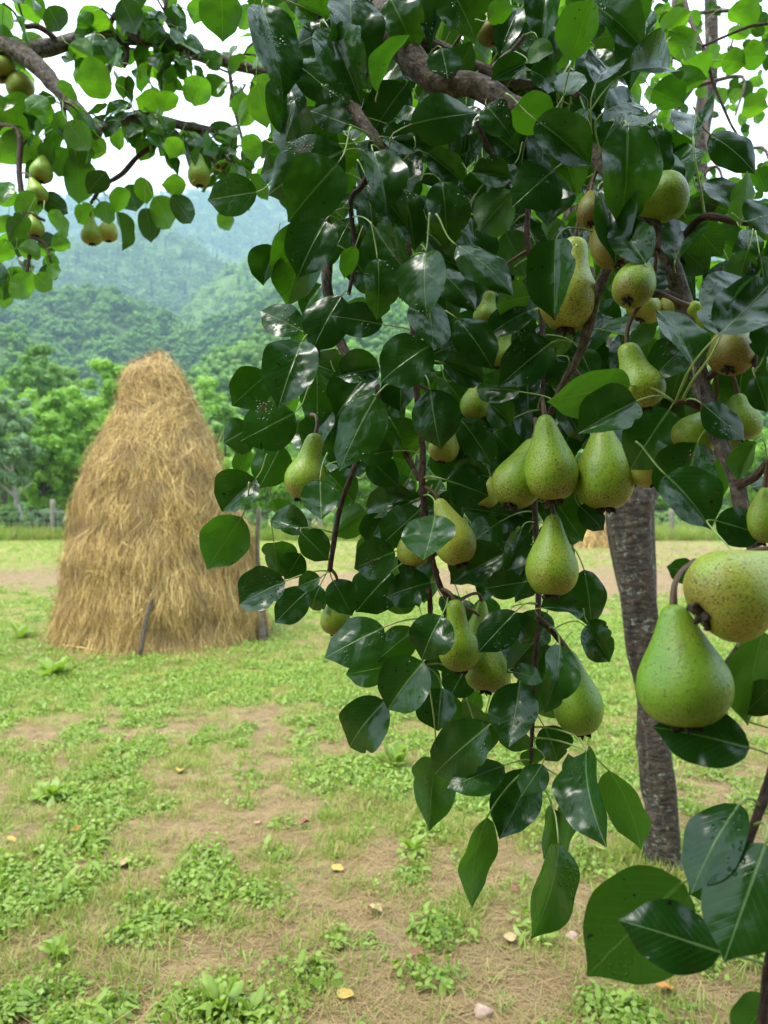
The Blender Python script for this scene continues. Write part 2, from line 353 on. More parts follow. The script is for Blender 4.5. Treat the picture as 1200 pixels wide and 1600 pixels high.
# ------------------------------------------------------------------ ground sheet
def green_mask(x, y):
    """share of green cover: dense weeds 5-9 m out, dry strips beyond, bare patches near"""
    x = np.asarray(x, float); y = np.asarray(y, float)
    base = np.interp(y, [0, 2.2, 3.0, 4.2, 5.2, 6.2, 7.6, 9.0, 10.5, 12, 14, 16, 18, 21, 26, 33, 60],
                        [.30, .31, .35, .40, .49, .64, .75, .73, .64, .58, .40, .30, .50, .64, .62, .68, .8])
    base = base - 0.18 * np.clip((x - 0.15) * 0.55, 0, 1) * np.interp(y, [0, 3, 6, 9], [0.9, 0.7, 0.5, 0])
    base = base - 0.30 * np.exp(-(((x + 0.55) / 0.7) ** 2 + ((y - 8.3) / 0.9) ** 2)) - 0.30 * np.exp(-((y - 15.5 - 0.3 * np.sin(x * .7)) / 1.9) ** 2)
    base = base - 0.25 * np.clip((x - 2) / 6, 0, 1) * np.interp(y, [9, 14, 40], [0, 1, 1])
    return np.clip(base + 0.55 * (fbm(x * 1.3, y * 1.1, 3, 3) - 0.5) + 0.55 * (fbm(x * 4.2, y * 3.6, 9, 3) - 0.5) + 0.35 * (vnoise(x * 11, y * 11, 19) - 0.5), 0, 1)
def zg(x, y):
    return 0.02 * (fbm(np.asarray(x) * 1.3, np.asarray(y) * 1.3, 21, 3) - 0.5) * np.exp(-np.asarray(y, float) / 40)
ys = np.concatenate([np.array([-240, -60, -20, -8, -3, 0.0]), np.geomspace(0.8, 62, 190), np.array([90, 140, 240, 450, 900, 1900])])
ss = np.concatenate([[-400, -60, -12, -3], np.linspace(-1, 1, 150), [3, 12, 60, 400]])
X = []; 
for yv in ys:
    hw = 2.2 + 0.75 * max(yv, 0)
    X.append(np.clip(ss * hw, -1450, 1450) if yv < 60 else np.interp(ss, [-400, -60, -12, -3, -1, 1, 3, 12, 60, 400], [-1450, -1100, -600, -200, -60, 60, 200, 600, 1100, 1450]))
X = np.array(X); Y = np.repeat(ys[:, None], len(ss), 1)
Z = zg(X, Y); V = np.stack([X, Y, Z], -1).reshape(-1, 3)
nr, nc = X.shape; i = np.arange(nr - 1)[:, None] * nc + np.arange(nc - 1)[None]
Fq = np.stack([i, i + 1, i + nc + 1, i + nc], -1).reshape(-1, 4)
gm = mesh_from('ground', V, Fq, [M_GROUND], True)
ga = gm.attributes.new('green', 'FLOAT', 'POINT'); ga.data.foreach_set('value', green_mask(V[:, 0], V[:, 1]).astype(np.float32))
tag(link(bpy.data.objects.new('ground', gm)), kind='structure')

# ------------------------------------------------------------------ instancing helper (stuff only)
def scatter(name, pts, rot, scl, idx, protos):
    """points carrying rotation, scale and prototype index; prototypes in a collection of their own"""
    me = bpy.data.meshes.new(name); me.vertices.add(len(pts)); me.vertices.foreach_set('co', np.asarray(pts, np.float32).ravel())
    a = me.attributes.new('rot', 'FLOAT_VECTOR', 'POINT'); a.data.foreach_set('vector', np.asarray(rot, np.float32).ravel())
    a = me.attributes.new('scl', 'FLOAT', 'POINT'); a.data.foreach_set('value', np.asarray(scl, np.float32))
    a = me.attributes.new('idx', 'INT', 'POINT'); a.data.foreach_set('value', np.asarray(idx, np.int32))
    ob = link(bpy.data.objects.new(name, me)); tag(ob, kind='stuff')
    c = bpy.data.collections.new(name + '_source')
    for k, m_ in enumerate(protos):
        c.objects.link(bpy.data.objects.new('%s_source_%02d' % (name, k), m_))
    g = bpy.data.node_groups.new(name, 'GeometryNodeTree')
    g.interface.new_socket('Geometry', in_out='INPUT', socket_type='NodeSocketGeometry'); g.interface.new_socket('Geometry', in_out='OUTPUT', socket_type='NodeSocketGeometry')
    gi = g.nodes.new('NodeGroupInput'); go = g.nodes.new('NodeGroupOutput')
    ip = g.nodes.new('GeometryNodeInstanceOnPoints'); ci = g.nodes.new('GeometryNodeCollectionInfo')
    ci.inputs['Collection'].default_value = c; ci.inputs['Separate Children'].default_value = True; ci.inputs['Reset Children'].default_value = True
    def attr(nm, t):
        x = g.nodes.new('GeometryNodeInputNamedAttribute'); x.data_type = t; x.inputs['Name'].default_value = nm; return x.outputs['Attribute']
    g.links.new(gi.outputs[0], ip.inputs['Points']); g.links.new(ci.outputs[0], ip.inputs['Instance'])
    ip.inputs['Pick Instance'].default_value = True
    g.links.new(attr('idx', 'INT'), ip.inputs['Instance Index'])
    e2r = g.nodes.new('FunctionNodeEulerToRotation'); g.links.new(attr('rot', 'FLOAT_VECTOR'), e2r.inputs[0]); g.links.new(e2r.outputs[0], ip.inputs['Rotation'])
    g.links.new(attr('scl', 'FLOAT'), ip.inputs['Scale']); g.links.new(ip.outputs[0], go.inputs[0])
    md = ob.modifiers.new('scatter', 'NODES'); md.node_group = g
    return ob

# ------------------------------------------------------------------ trees of the background
def leaf_quads(c, nrm, size, rg, aspect=0.62):
    """one rhombic leaf face per centre, roughly facing nrm"""
    n = len(c); a = rg.normal(size=(n, 3)); a -= nrm * np.sum(a * nrm, 1)[:, None]; a /= np.linalg.norm(a, axis=1)[:, None]
    b_ = np.cross(nrm, a); s = np.asarray(size)[:, None]
    V = np.stack([c - a * s * .5, c + b_ * s * .5 * aspect + nrm * s * .08, c + a * s * .5, c - b_ * s * .5 * aspect + nrm * s * .08], 1).reshape(-1, 3)
    return V, np.arange(4 * n).reshape(-1, 4)
def crown_mesh(name, m, w_, h, nclump, per, leaf, seed, core=True, taper=0.0):
    """crown with its base at z=0: leaf faces in clumps spread through an uneven ellipsoid"""
    rg = np.random.default_rng(seed)
    d = rg.normal(size=(nclump, 3)); d /= np.linalg.norm(d, axis=1)[:, None]
    rad = rg.uniform(0.45, 1.0, nclump) ** 0.6 * (0.75 + 0.5 * vnoise(d[:, 0] * 2 + 9 + seed, d[:, 1] * 2 + d[:, 2] * 1.7, seed))
    cc = d * rad[:, None] * np.array([w_ * .5, w_ * .5, h * .5]) + np.array([0, 0, h * .5])
    if taper: cc[:, :2] *= (1 - taper * np.clip(cc[:, 2:] / h, 0, 1))
    cr = w_ * rg.uniform(0.10, 0.2, nclump)
    e = rg.normal(size=(nclump, per, 3)); e /= np.linalg.norm(e, axis=2)[:, :, None]
    pos = cc[:, None] + e * (cr[:, None, None] * rg.uniform(0.55, 1.05, (nclump, per, 1))) * np.array([1, 1, .75])
    nrm = e + np.array([0, 0, .55]) + 0.55 * rg.normal(size=e.shape); nrm /= np.linalg.norm(nrm, axis=2)[:, :, None]
    V, Fq = leaf_quads(pos.reshape(-1, 3), nrm.reshape(-1, 3), leaf * rg.uniform(.6, 1.35, nclump * per), rg)
    if core:                                        # the dense inner mass of leaves
        k = nclump
        ico = np.array([(0, 0, 1), (.9, 0, .4), (.28, .85, .4), (-.72, .53, .4), (-.72, -.53, .4), (.28, -.85, .4), (.72, .53, -.4), (-.28, .85, -.4), (-.9, 0, -.4), (-.28, -.85, -.4), (.72, -.53, -.4), (0, 0, -1)])
        tri = [(0, 1, 2), (0, 2, 3), (0, 3, 4), (0, 4, 5), (0, 5, 1), (1, 6, 2), (2, 7, 3), (3, 8, 4), (4, 9, 5), (5, 10, 1), (2, 6, 7), (3, 7, 8), (4, 8, 9), (5, 9, 10), (1, 10, 6), (11, 7, 6), (11, 8, 7), (11, 9, 8), (11, 10, 9), (11, 6, 10)]
        cv = cc[:, None] + ico[None] * (cr[:, None, None] * 0.72); cv = cv.reshape(-1, 3)
        q = []
        T = np.array(tri); 
        mid = cv.reshape(k, 12, 3)
        # triangles become quads by adding the middle of one edge
        ex = []; 
        for t_ in T:
            ex.append((mid[:, t_[1]] + mid[:, t_[2]]) / 2)
        exv = np.stack(ex, 1); base = len(V)
        V = np.concatenate([V, cv, exv.reshape(-1, 3)])
        o1 = base + np.arange(k)[:, None] * 12; o2 = base + 12 * k + np.arange(k)[:, None] * 20
        Q = np.stack([o1 + T[None, :, 0], o1 + T[None, :, 1], o2 + np.arange(20)[None], o1 + T[None, :, 2]], -1).reshape(-1, 4)
        Fq = np.concatenate([Fq, Q])
    return mesh_from(name, V, Fq, [m])
def conifer_mesh(name, h, w_, seed, per=700):
    rg = np.random.default_rng(seed); t = rg.uniform(0, 1, per) ** 0.75; a = rg.uniform(0, 6.283, per)
    lay = np.floor(t * 9) / 9; frac = t * 9 - np.floor(t * 9)
    r = w_ * .5 * (1 - lay) * (0.35 + 0.65 * (1 - frac)) * rg.uniform(.6, 1.05, per)
    pos = np.stack([np.cos(a) * r, np.sin(a) * r, t * h], 1)
    nrm = np.stack([np.cos(a) * .6, np.sin(a) * .6, np.full(per, .8)], 1) + .3 * rg.normal(size=(per, 3)); nrm /= np.linalg.norm(nrm, axis=1)[:, None]
    V, Fq = leaf_quads(pos, nrm, h * .09 * rg.uniform(.6, 1.3, per), rg)
    return mesh_from(name, V, Fq, [M_CONIFER])
FAR = [crown_mesh('far_crown', M_TREED, 8.5, 9 + k, 13, 26, 0.95, 40 + k) for k in range(4)] + [conifer_mesh('far_conifer', 13, 5.5, 3, 330)]
MIDT = [crown_mesh('mid_crown', M_TREE if k % 2 else M_TREED, 8.0, 9 + k, 24, 60, 0.55, 60 + k) for k in range(4)] + [conifer_mesh('mid_conifer', 13, 5, 4, 800)]
PAL = [crown_mesh('pale_crown', M_TREEP, 6.5, 6 + k, 18, 50, 0.6, 90 + k) for k in range(3)]
BRT = [crown_mesh('bright_crown', M_TREEB if k % 3 else M_TREE, 7.0, 7.5 + k, 24, 60, 0.5, 80 + k) for k in range(4)]

def hill(D, Fd, crest, seed, nu=110, nv=46, spur=0.12, back=0.35, canopy=7):
    cx = np.array([c[0] for c in crest], float); cyy = np.array([c[1] for c in crest], float)
    u = np.linspace(cx[0], cx[-1], nu); py = np.interp(u, cx, cyy)
    py = py + (fbm(u / 45, u * 0 + seed, seed, 3) - .5) * 26 * 300 / D
    zc = CAM_H + (790 - py) / 1200 * D - canopy; zc = np.maximum(zc, 0.5)
    vv = np.concatenate([np.linspace(-1, 0, 8)[:-1], np.linspace(0, 1, nv)])
    Vt = np.zeros((len(vv), nu, 3))
    for k, v in enumerate(vv):
        if v < 0:
            yv = D + (-v) * D * back; z = zc * (1 + v) ** 1.0 * 1.0 - 0.4 * (-v); z = zc * (1 - (-v) ** 1.3) - 0.5 * (-v)
        else:
            yv = D + (Fd - D) * v
            nse = fbm(u / 60 + v * 0.8, v * 2.2 + u * 0, seed + 5, 4) - .5
            z = zc * (1 - v) ** 1.12 + spur * zc * nse * 4 * v * (1 - v) * 1.6 - 0.5 * v
            z = np.minimum(z, (zc + canopy - CAM_H) * (yv / D) * 1.0 + CAM_H - canopy * 0.9) if True else z
        Vt[k, :, 0] = (u - 600) / 1200 * (D * 0.75 + yv * 0.25); Vt[k, :, 1] = yv; Vt[k, :, 2] = np.maximum(z, -0.5)
    n0, n1 = len(vv), nu; i = np.arange(n0 - 1)[:, None] * n1 + np.arange(n1 - 1)[None]
    Fq = np.stack([i, i + n1, i + n1 + 1, i + 1], -1).reshape(-1, 4)
    ob = link(bpy.data.objects.new('hill', mesh_from('hill', Vt.reshape(-1, 3), Fq, [M_HILL], True)))
    tag(ob, kind='structure')
    return Vt[6:]
def plant_hill(G_, spacing, protos, weights, s0, s1, seed):
    rg = np.random.default_rng(seed); a = G_[:-1, :-1]; b1 = G_[1:, :-1]; c1 = G_[:-1, 1:]; d1 = G_[1:, 1:]
    ar = np.linalg.norm(np.cross(b1 - a, c1 - a), axis=2); n = int(ar.sum() / spacing ** 2)
    pk = rg.choice(ar.size, n, p=(ar / ar.sum()).ravel()); ii, jj = np.unravel_index(pk, ar.shape)
    s, t = rg.uniform(size=(2, n, 1))
    p = a[ii, jj] * (1 - s) * (1 - t) + b1[ii, jj] * s * (1 - t) + c1[ii, jj] * (1 - s) * t + d1[ii, jj] * s * t
    p = p[p[:, 2] > 0.4]; n = len(p)
    rot = np.zeros((n, 3)); rot[:, 2] = rg.uniform(0, 6.28, n)
    grp = vnoise(p[:, 0] / 60, p[:, 1] / 60, seed)
    idx = rg.choice(len(protos), n, p=np.array(weights) / sum(weights))
    scatter('forest', p - np.array([0, 0, .8]), rot, rg.uniform(s0, s1, n), idx, protos)
H1 = hill(1300, 800, [(-420, 350), (-200, 330), (0, 314), (130, 306), (250, 302), (390, 292), (500, 262), (600, 228), (720, 240), (850, 300), (1000, 350), (1300, 380), (1600, 400)], 1, spur=.20)
H2 = hill(820, 500, [(-420, 430), (-200, 412), (0, 402), (80, 388), (170, 356), (230, 345), (300, 372), (400, 440), (550, 520), (700, 600)], 2, spur=.22)
H3 = hill(600, 400, [(225, 545), (270, 505), (300, 455), (345, 418), (400, 385), (480, 345), (600, 330), (800, 345), (1000, 420), (1300, 410), (1650, 430)], 3)
H4 = hill(400, 250, [(-420, 480), (-100, 478), (0, 470), (60, 458), (130, 446), (200, 455), (270, 492), (330, 505), (400, 470), (480, 432), (700, 440), (1000, 470), (1300, 450), (1650, 470)], 4, spur=.16)
H5 = hill(240, 140, [(-420, 420), (-200, 450), (-50, 478), (10, 490), (50, 530), (80, 575), (130, 640), (170, 720)], 5)
H6 = hill(220, 105, [(150, 660), (190, 610), (260, 585), (330, 562), (400, 520), (480, 480), (600, 470), (900, 500), (1300, 480), (1650, 500)], 6)
# unseen hill added behind the camera to keep bright sky out of leaf reflections
nb = 60; ub = np.linspace(-1400, 1400, nb); VB = np.zeros((14, nb, 3))
for k, v in enumerate(np.linspace(0, 1, 14)):
    VB[k, :, 0] = ub; VB[k, :, 1] = -55 - 140 * v; VB[k, :, 2] = -.4 + (60 + 30 * fbm(ub / 90, ub * 0, 31, 3)) * v ** 1.1
i = np.arange(13)[:, None] * nb + np.arange(nb - 1)[None]
tag(link(bpy.data.objects.new('hill', mesh_from('hill', VB.reshape(-1, 3), np.stack([i, i + nb, i + nb + 1, i + 1], -1).reshape(-1, 4), [M_HILL], True))), kind='structure')
plant_hill(H1, 9.5, FAR, [1, 1, 1, 1, .5], .9, 1.6, 11)
plant_hill(H2, 8.5, FAR, [1, 1, 1, 1, .4], .8, 1.5, 12)
plant_hill(H3, 6.0, PAL + BRT[:2] + [FAR[4]], [1, 1, 1, .5, .5, .12], .55, 1.05, 13)
plant_hill(H4, 6.4, MIDT, [1, 1.4, 1, 1.2, .12], .7, 1.2, 14)
plant_hill(H5, 5.2, BRT, [1, 1, 1, 1], .6, 1.05, 15)
plant_hill(H6, 5.2, MIDT[:4] + BRT, [.7, 1, .6, 1, 1, 1, 1, 1], .6, 1.05, 16)

# individual trees between the fence and the hills: trunk and crown each
def make_tree(loc, h, w_, crown_m, label, group=None, seed=1, leaf=.2, clumps=70, per=80, trunk_m=M_BARK, lean=0.0, th=0.28, name='broadleaf_tree', crown=None, trunk=None):
    root = empty(name, loc); tag(root, label, 'tree', group)
    ch = h * (1 - th)
    rg = random.Random(seed)
    if trunk is None:
        r0 = 0.018 * h + .02
        parts = [tube_arrays([(0, 0, -.1), (lean * .35, 0, h * .2), (lean * .8, .05, h * .42), (lean, 0, h * .75)], [r0 * 1.25, r0, r0 * .75, r0 * .3], 5, 8, .15, seed)]
        for k in range(7):
            z0 = h * rg.uniform(.26, .55); a = rg.uniform(0, 6.28); L = w_ * rg.uniform(.25, .42); b0 = lean * min(1, z0 / h * 1.6)
            parts.append(tube_arrays([(b0, 0, z0), (b0 + math.cos(a) * L * .5, math.sin(a) * L * .5, z0 + L * .45), (b0 + math.cos(a) * L, math.sin(a) * L, z0 + L * .95)], [r0 * .45, r0 * .3, r0 * .1], 4, 6))
        V, Fq, UV = join_arrays(parts); trunk = mesh_from('trunk', V, Fq, [trunk_m], True, UV)
    link(bpy.data.objects.new('trunk', trunk), root)
    if crown is None: crown = crown_mesh('crown', crown_m, w_, ch * 1.08, clumps, per, leaf, seed, True)
    c = link(bpy.data.objects.new('crown', crown), root); c.location = (lean, 0, h * th)
    return root
def at_depth(px, d, z=0.0): return Vector(((px - 600) / 1200 * d, d, z))
def top_h(py, d): return CAM_H + (790 - py) / 1200 * d
make_tree(at_depth(36, 35), top_h(640, 35), 2.6, M_TREEG, 'small grey-green tree with a thin pale leaning trunk by the fence post', seed=3, leaf=.17, clumps=46, trunk_m=M_PALE, lean=-.55, th=.36)
make_tree(at_depth(68, 40), top_h(628, 40), 3.4, M_TREEB, 'bright green bushy tree behind the leaning pale-trunked tree', seed=4, leaf=.24)
make_tree(at_depth(128, 42), top_h(612, 42), 3.6, M_TREEB, 'bright yellow-green tree close to the left flank of the haystack', seed=5, leaf=.24, th=.1)
make_tree(at_depth(176, 47), top_h(590, 47), 3.6, M_TREEB, 'light green tree just showing at the left shoulder of the haystack', seed=6, leaf=.24, th=.1)
make_tree(at_depth(6, 50), top_h(585, 50), 4.6, M_TREEB, 'light green tree at the left end of the row behind the fence', seed=7, leaf=.26, th=.1)
make_tree(at_depth(52, 58), top_h(560, 58), 4.6, M_TREE, 'tall mid-green tree rising behind the bright bushy tree', seed=8, leaf=.3, th=.1)
make_tree(at_depth(95, 64), top_h(566, 64), 4.4, M_TREED, 'dark green tree standing behind the bright yellow-green one', seed=9, leaf=.3, th=.1)
make_tree(at_depth(352, 46), top_h(640, 46), 3.2, M_TREE, 'leafy green tree beside the right shoulder of the haystack', seed=10, leaf=.25, th=.1)
make_tree(at_depth(325, 66), top_h(600, 66), 4.2, M_TREEB, 'pale green tree seen above the right slope of the haystack', seed=12, leaf=.3, th=.1)
row = None
ORD = ['first', 'second', 'third', 'fourth', 'fifth', 'sixth', 'seventh', 'eighth', 'ninth', 'tenth', 'eleventh', 'twelfth', 'thirteenth']
def row_label(px):
    inr = [415, 470, 535, 590, 650, 715, 775, 840, 900, 960, 1030, 1100, 1180]
    if px in inr: return ORD[inr.index(px)] + ' tree from the left in the row seen through the pear leaves'
    return 'leafy tree of the fence row beyond the %s edge of the photo' % ('left' if px < 0 else 'right')
for k, (px, d, py) in enumerate([(-70, 44, 610), (415, 43, 668), (470, 50, 640), (535, 42, 655), (590, 54, 620), (650, 44, 640), (715, 50, 630), (775, 43, 650), (840, 52, 640), (900, 46, 690), (960, 58, 690), (1030, 55, 700), (1100, 60, 690), (1180, 52, 680), (1260, 50, 650)]):
    o = make_tree(at_depth(px, d), top_h(py, d), 4.0, (M_TREE, M_TREEB, M_TREEB)[k % 3], row_label(px), 'trees in the row behind the fence', seed=20 + k % 3, leaf=.26, th=.08) if k < 3 else None
    if k < 3:
        row = (row or []) + [o]; o['h0'] = top_h(py, d)
    else:
        src = row[k % 3]; c = src.copy(); COL.objects.link(c); c.location = at_depth(px, d); c['label'] = row_label(px); s = top_h(py, d) / src['h0']; c.scale = (max(s, .7) * 1.05, 1, s); c.rotation_euler.z = k * 1.3
        for ch in src.children:
            q = ch.copy(); COL.objects.link(q); q.parent = c
for o in scene.objects:
    if 'h0' in o: del o['h0']
# shrubs along the fence
def shrub(px, d, h, w_, m_, label, seed, group=None):
    root = empty('shrub', at_depth(px, d)); tag(root, label, 'shrub', group)
    parts = [tube_arrays([(0, 0, -.05), (math.cos(a) * w_ * .12, math.sin(a) * w_ * .12, h * .4), (math.cos(a) * w_ * .3, math.sin(a) * w_ * .3, h * .8)], [.03, .02, .008], 3, 6) for a in (0.3, 1.9, 3.4, 5.0)]
    V, Fq, UV = join_arrays(parts); link(bpy.data.objects.new('stem', mesh_from('stem', V, Fq, [M_TWIG], True, UV)), root)
    link(bpy.data.objects.new('foliage', crown_mesh('foliage', m_, w_, h, 30, 60, .13, seed, True)), root)
shrub(62, 34.2, 1.5, 1.3, M_TREEG, 'pale leaved shrub left of the grey fence post', 31)
shrub(106, 34, 1.35, 1.5, M_TREEG, 'pale leaved shrub between the grey fence post and the haystack', 32)
shrub(12, 35.2, 1.7, 2.0, M_TREED, 'low dark green shrub at the left edge by the fence', 33)
shrub(372, 34.5, 1.2, 1.6, M_TREE, 'rounded green shrub right of the haystack', 34)
for k, px in enumerate((430, 480, 540, 590, 640, 700, 760)):
    shrub(px, 34.3 + .3 * (k % 2), 1.2 + .25 * (k % 3), 2.0, (M_TREE, M_TREEG, M_TREEB)[k % 3], ORD[k] + ' shrub from the left along the fence behind the hanging pear leaves', 40 + k, 'shrubs along the fence behind the pear leaves')
for k, px in enumerate((1035, 1062, 1098, 1130)):
    shrub(px, 44, 1.0 + .2 * (k % 2), 2.0, (M_TREED, M_TREE)[k % 2], ORD[k] + ' low bush from the left at the far meadow edge right of the pear trunk', 50 + k, 'bushes at the far edge right of the trunk')

# ------------------------------------------------------------------ wire fence with wooden posts
fence = empty('fence', at_depth(82, 33.5)); tag(fence, 'wire fence on rough grey wooden posts across the far end of the meadow', 'fence')
fx = fence.location
FP = [-330, -190, -54, 82, 243, 405, 500, 612, 720, 830, 940, 1050, 1160, 1270, 1400]
for k, px in enumerate(FP):
    q = at_depth(px, 33.5) - fx; hgt = 1.78 if px == 82 else 1.5 + .15 * math.sin(k * 2.1)
    tube('post', [(q.x, q.y, -.1), (q.x + .01, q.y, hgt * .5), (q.x + .03 * math.sin(k), q.y, hgt)], [.115, .11, .10], M_WOOD, fence, 4, 8, .12, k)
for z in (.25, .5, .75, 1.0, 1.25):
    pts = [at_depth(px, 33.38) - fx + Vector((0, 0, z + .03 * math.sin(i_ * 1.7))) for i_, px in enumerate(FP)]
    tube('wire', pts, [.006] * len(pts), M_WIRE, fence, 4, 4)
parts = []
for xv in np.arange(at_depth(-330, 33.4).x, at_depth(1400, 33.4).x, .3):
    parts.append(tube_arrays([(xv - fx.x, -.13, 0.0), (xv - fx.x + .01, -.13, .6), (xv - fx.x, -.13, 1.27)], [.004] * 3, 1, 4))
V, Fq, UV = join_arrays(parts); mo = link(bpy.data.objects.new('wire_mesh', mesh_from('wire_mesh', V, Fq, [M_WIRE], True, UV)), fence); mo['kind'] = 'stuff'

# ------------------------------------------------------------------ haystacks
PROF = [(563, 245, 253), (569, 230, 263), (578, 212, 272), (590, 200, 281), (612, 195, 292), (645, 188, 306), (678, 170, 322), (700, 156, 332), (725, 147, 342), (760, 135, 356), (800, 124, 370), (840, 114, 384), (900, 105, 397), (950, 95, 406), (1000, 86, 414), (1023, 84, 414)]
HD = 8.75
def stack_body(prof, D, scale=1.0, seed=2, nseg=64):
    pz = np.maximum(0, np.array([CAM_H + (790 - p[0]) / 1200 * D for p in prof])[::-1]); pz[0] = 0; pc = np.array([((p[1] + p[2]) / 2 - 248) / 1200 * D for p in prof])[::-1]; pr = np.array([(p[2] - p[1]) / 2400 * D for p in prof])[::-1]
    zz = np.linspace(0, pz[-1], 70); th = np.arange(nseg) * 2 * np.pi / nseg
    rr = np.interp(zz, pz, pr)[:, None] * np.ones(nseg); cc = np.interp(zz, pz, pc)
    T, Zg = np.meshgrid(th, zz)
    nz = fbm(np.cos(T) * 1.6 + 5, np.sin(T) * 1.6 + Zg * 1.6, seed, 4) - .5
    n2 = fbm(T * 3 + 5, Zg * 3.2, seed + 8, 3) - .5
    ph_ = Zg * 1.9 + 1.3 * fbm(np.cos(T) * 1.2 + 2, np.sin(T) * 1.2 + 4, seed + 4, 2) + .25 * n2; led = 1 - (ph_ - np.floor(ph_))
    rr = rr * (1 + .15 * nz + .12 * n2 + .03 * (led - .5)) * 0.935
    V = np.stack([cc[:, None] + np.cos(T) * rr, np.sin(T) * rr * 0.95, Zg], -1) * scale
    return V, zz * scale
def stack_mesh(V):
    n0, n1 = V.shape[:2]; i = np.arange(n0 - 1)[:, None] * n1; j = np.arange(n1)[None]; j2 = (j + 1) % n1
    Fq = np.stack([i + j, i + j2, i + n1 + j2, i + n1 + j], -1).reshape(-1, 4)
    return mesh_from('packed_hay', V.reshape(-1, 3), Fq, [M_HAYC], True)
def strands(V, n, seed, wid=.0042, lmin=.14, lmax=.62):
    rg = np.random.default_rng(seed); n0, n1 = V.shape[:2]
    d1 = np.roll(V, -1, 1) - V; d2 = np.zeros_like(V); d2[:-1] = V[1:] - V[:-1]; d2[-1] = d2[-2]
    nr = np.cross(d1, d2); ar = np.linalg.norm(nr, axis=2) + 1e-9; nr = nr / ar[..., None]
    pk = rg.choice(ar.size, n, p=(ar / ar.sum()).ravel()); ii, jj = np.unravel_index(pk, ar.shape)
    s, t = rg.uniform(size=(2, n, 1)); p = V[ii, jj] + d1[ii, jj] * s + d2[ii, jj] * t; N = nr[ii, jj]
    tang = d2[ii, jj] / (np.linalg.norm(d2[ii, jj], axis=1)[:, None] + 1e-9); side = np.cross(N, tang)
    hgt = p[:, 2:] / V[..., 2].max()
    # locks of hay share a direction; the upper half is more tangled
    lock = (fbm(np.arctan2(p[:, 1], p[:, 0]) * 5, p[:, 2] * 4, seed + 3, 3) - .5)[:, None] * 1.6
    ang = lock * (.42 + .8 * hgt) + rg.normal(size=(n, 1)) * (.17 + .75 * np.clip(hgt - .3, 0, 1)) 
    wild = rg.uniform(size=(n, 1)) < .10; ang = np.where(wild, rg.uniform(-1.6, 1.6, (n, 1)), ang)
    d = -tang * np.cos(ang) + side * np.sin(ang)
    L = rg.uniform(lmin, lmax, (n, 1)) * (1.3 - .6 * hgt); bend = rg.normal(size=(n, 1)) * .35; lift = rg.uniform(.0, .05, (n, 1)) * (1 + 1.2 * (rg.uniform(size=(n, 1)) < .08))
    wv = rg.uniform(.6, 1.5, (n, 1)) * wid; ks = np.linspace(0, 1, 5); rows = []
    for k in ks:
        c = p + d * L * (k - .4) + side * bend * L * (k - .5) ** 2 + N * (lift * (0.3 + np.sin(k * 3.14 * .8 + .4)) + .004)
        c[:, 2] = np.maximum(c[:, 2], .006)
        wd = np.cross(d, N) + N * .35 * rg.normal(size=(n, 1)); tw = wv * (1 - .65 * abs(k - .45))
        rows.append(c - wd * tw * .5); rows.append(c + wd * tw * .5)
    VV = np.stack(rows, 1).reshape(-1, 3); m_ = len(ks); o = np.arange(n)[:, None] * 2 * m_
    q = np.concatenate([np.stack([o + 2 * k, o + 2 * k + 1, o + 2 * k + 3, o + 2 * k + 2], -1) for k in range(m_ - 1)], 1).reshape(-1, 4)
    return VV, q
hs = empty('haystack', P(248, 1023, HD)); hs.location.z = 0; tag(hs, 'tall conical haystack of golden hay standing on the meadow', 'haystack')
HV, _ = stack_body(PROF, HD)
link(bpy.data.objects.new('packed_hay', stack_mesh(HV)), hs)
VV, q = strands(HV, 80000, 5, .0034); so = link(bpy.data.objects.new('hay_strands', mesh_from('hay_strands', VV, q, [M_HAY])), hs); so['kind'] = 'stuff'
def hsp(px, py, dy):
    v = P(px, py, HD + dy) - hs.location; return v
tube('prop_pole', [hsp(217, 1030, -1.24), hsp(224, 990, -1.17), hsp(233, 950, -1.08), hsp(240, 925, -.95)], [.024, .024, .022, .02], M_OLDW, hs, 4, 8, .12, 3)
tube('prop_pole', [hsp(416, 1000, -.15), hsp(408, 930, -.1), hsp(402, 860, -.05), hsp(404, 795, 0)], [.03, .028, .026, .022], M_OLDW, hs, 4, 8, .1, 4)
tube('prop_pole', [hsp(408, 1006, -.35), hsp(409, 985, -.3), hsp(403, 955, -.2)], [.05, .05, .045], M_OLDW, hs, 4, 8, .1, 6)
tube('centre_pole', [hsp(249, 600, 0), hsp(250, 570, 0), hsp(251, 549, 0)], [.03, .025, .016], M_WOOD, hs, 4, 8, .1, 5)
tube('twig', [hsp(250, 566, -.1), hsp(240, 558, -.1), hsp(231, 549, -.12)], [.012, .011, .008], M_WOOD, hs, 3, 6)
# second stack far behind the trunk
h2 = empty('haystack', G(928, 854)); tag(h2, 'small distant haystack seen left of the pear trunk', 'haystack')
BV, _ = stack_body([(770, 240, 256), (800, 205, 290), (860, 165, 330), (930, 140, 356), (975, 125, 372), (995, 122, 374)], 9.5, 1.25, 8, 40)
link(bpy.data.objects.new('packed_hay', stack_mesh(BV)), h2)
VV, q = strands(BV, 6000, 9, .012, .2, .7); so = link(bpy.data.objects.new('hay_strands', mesh_from('hay_strands', VV, q, [M_HAY])), h2); so['kind'] = 'stuff'

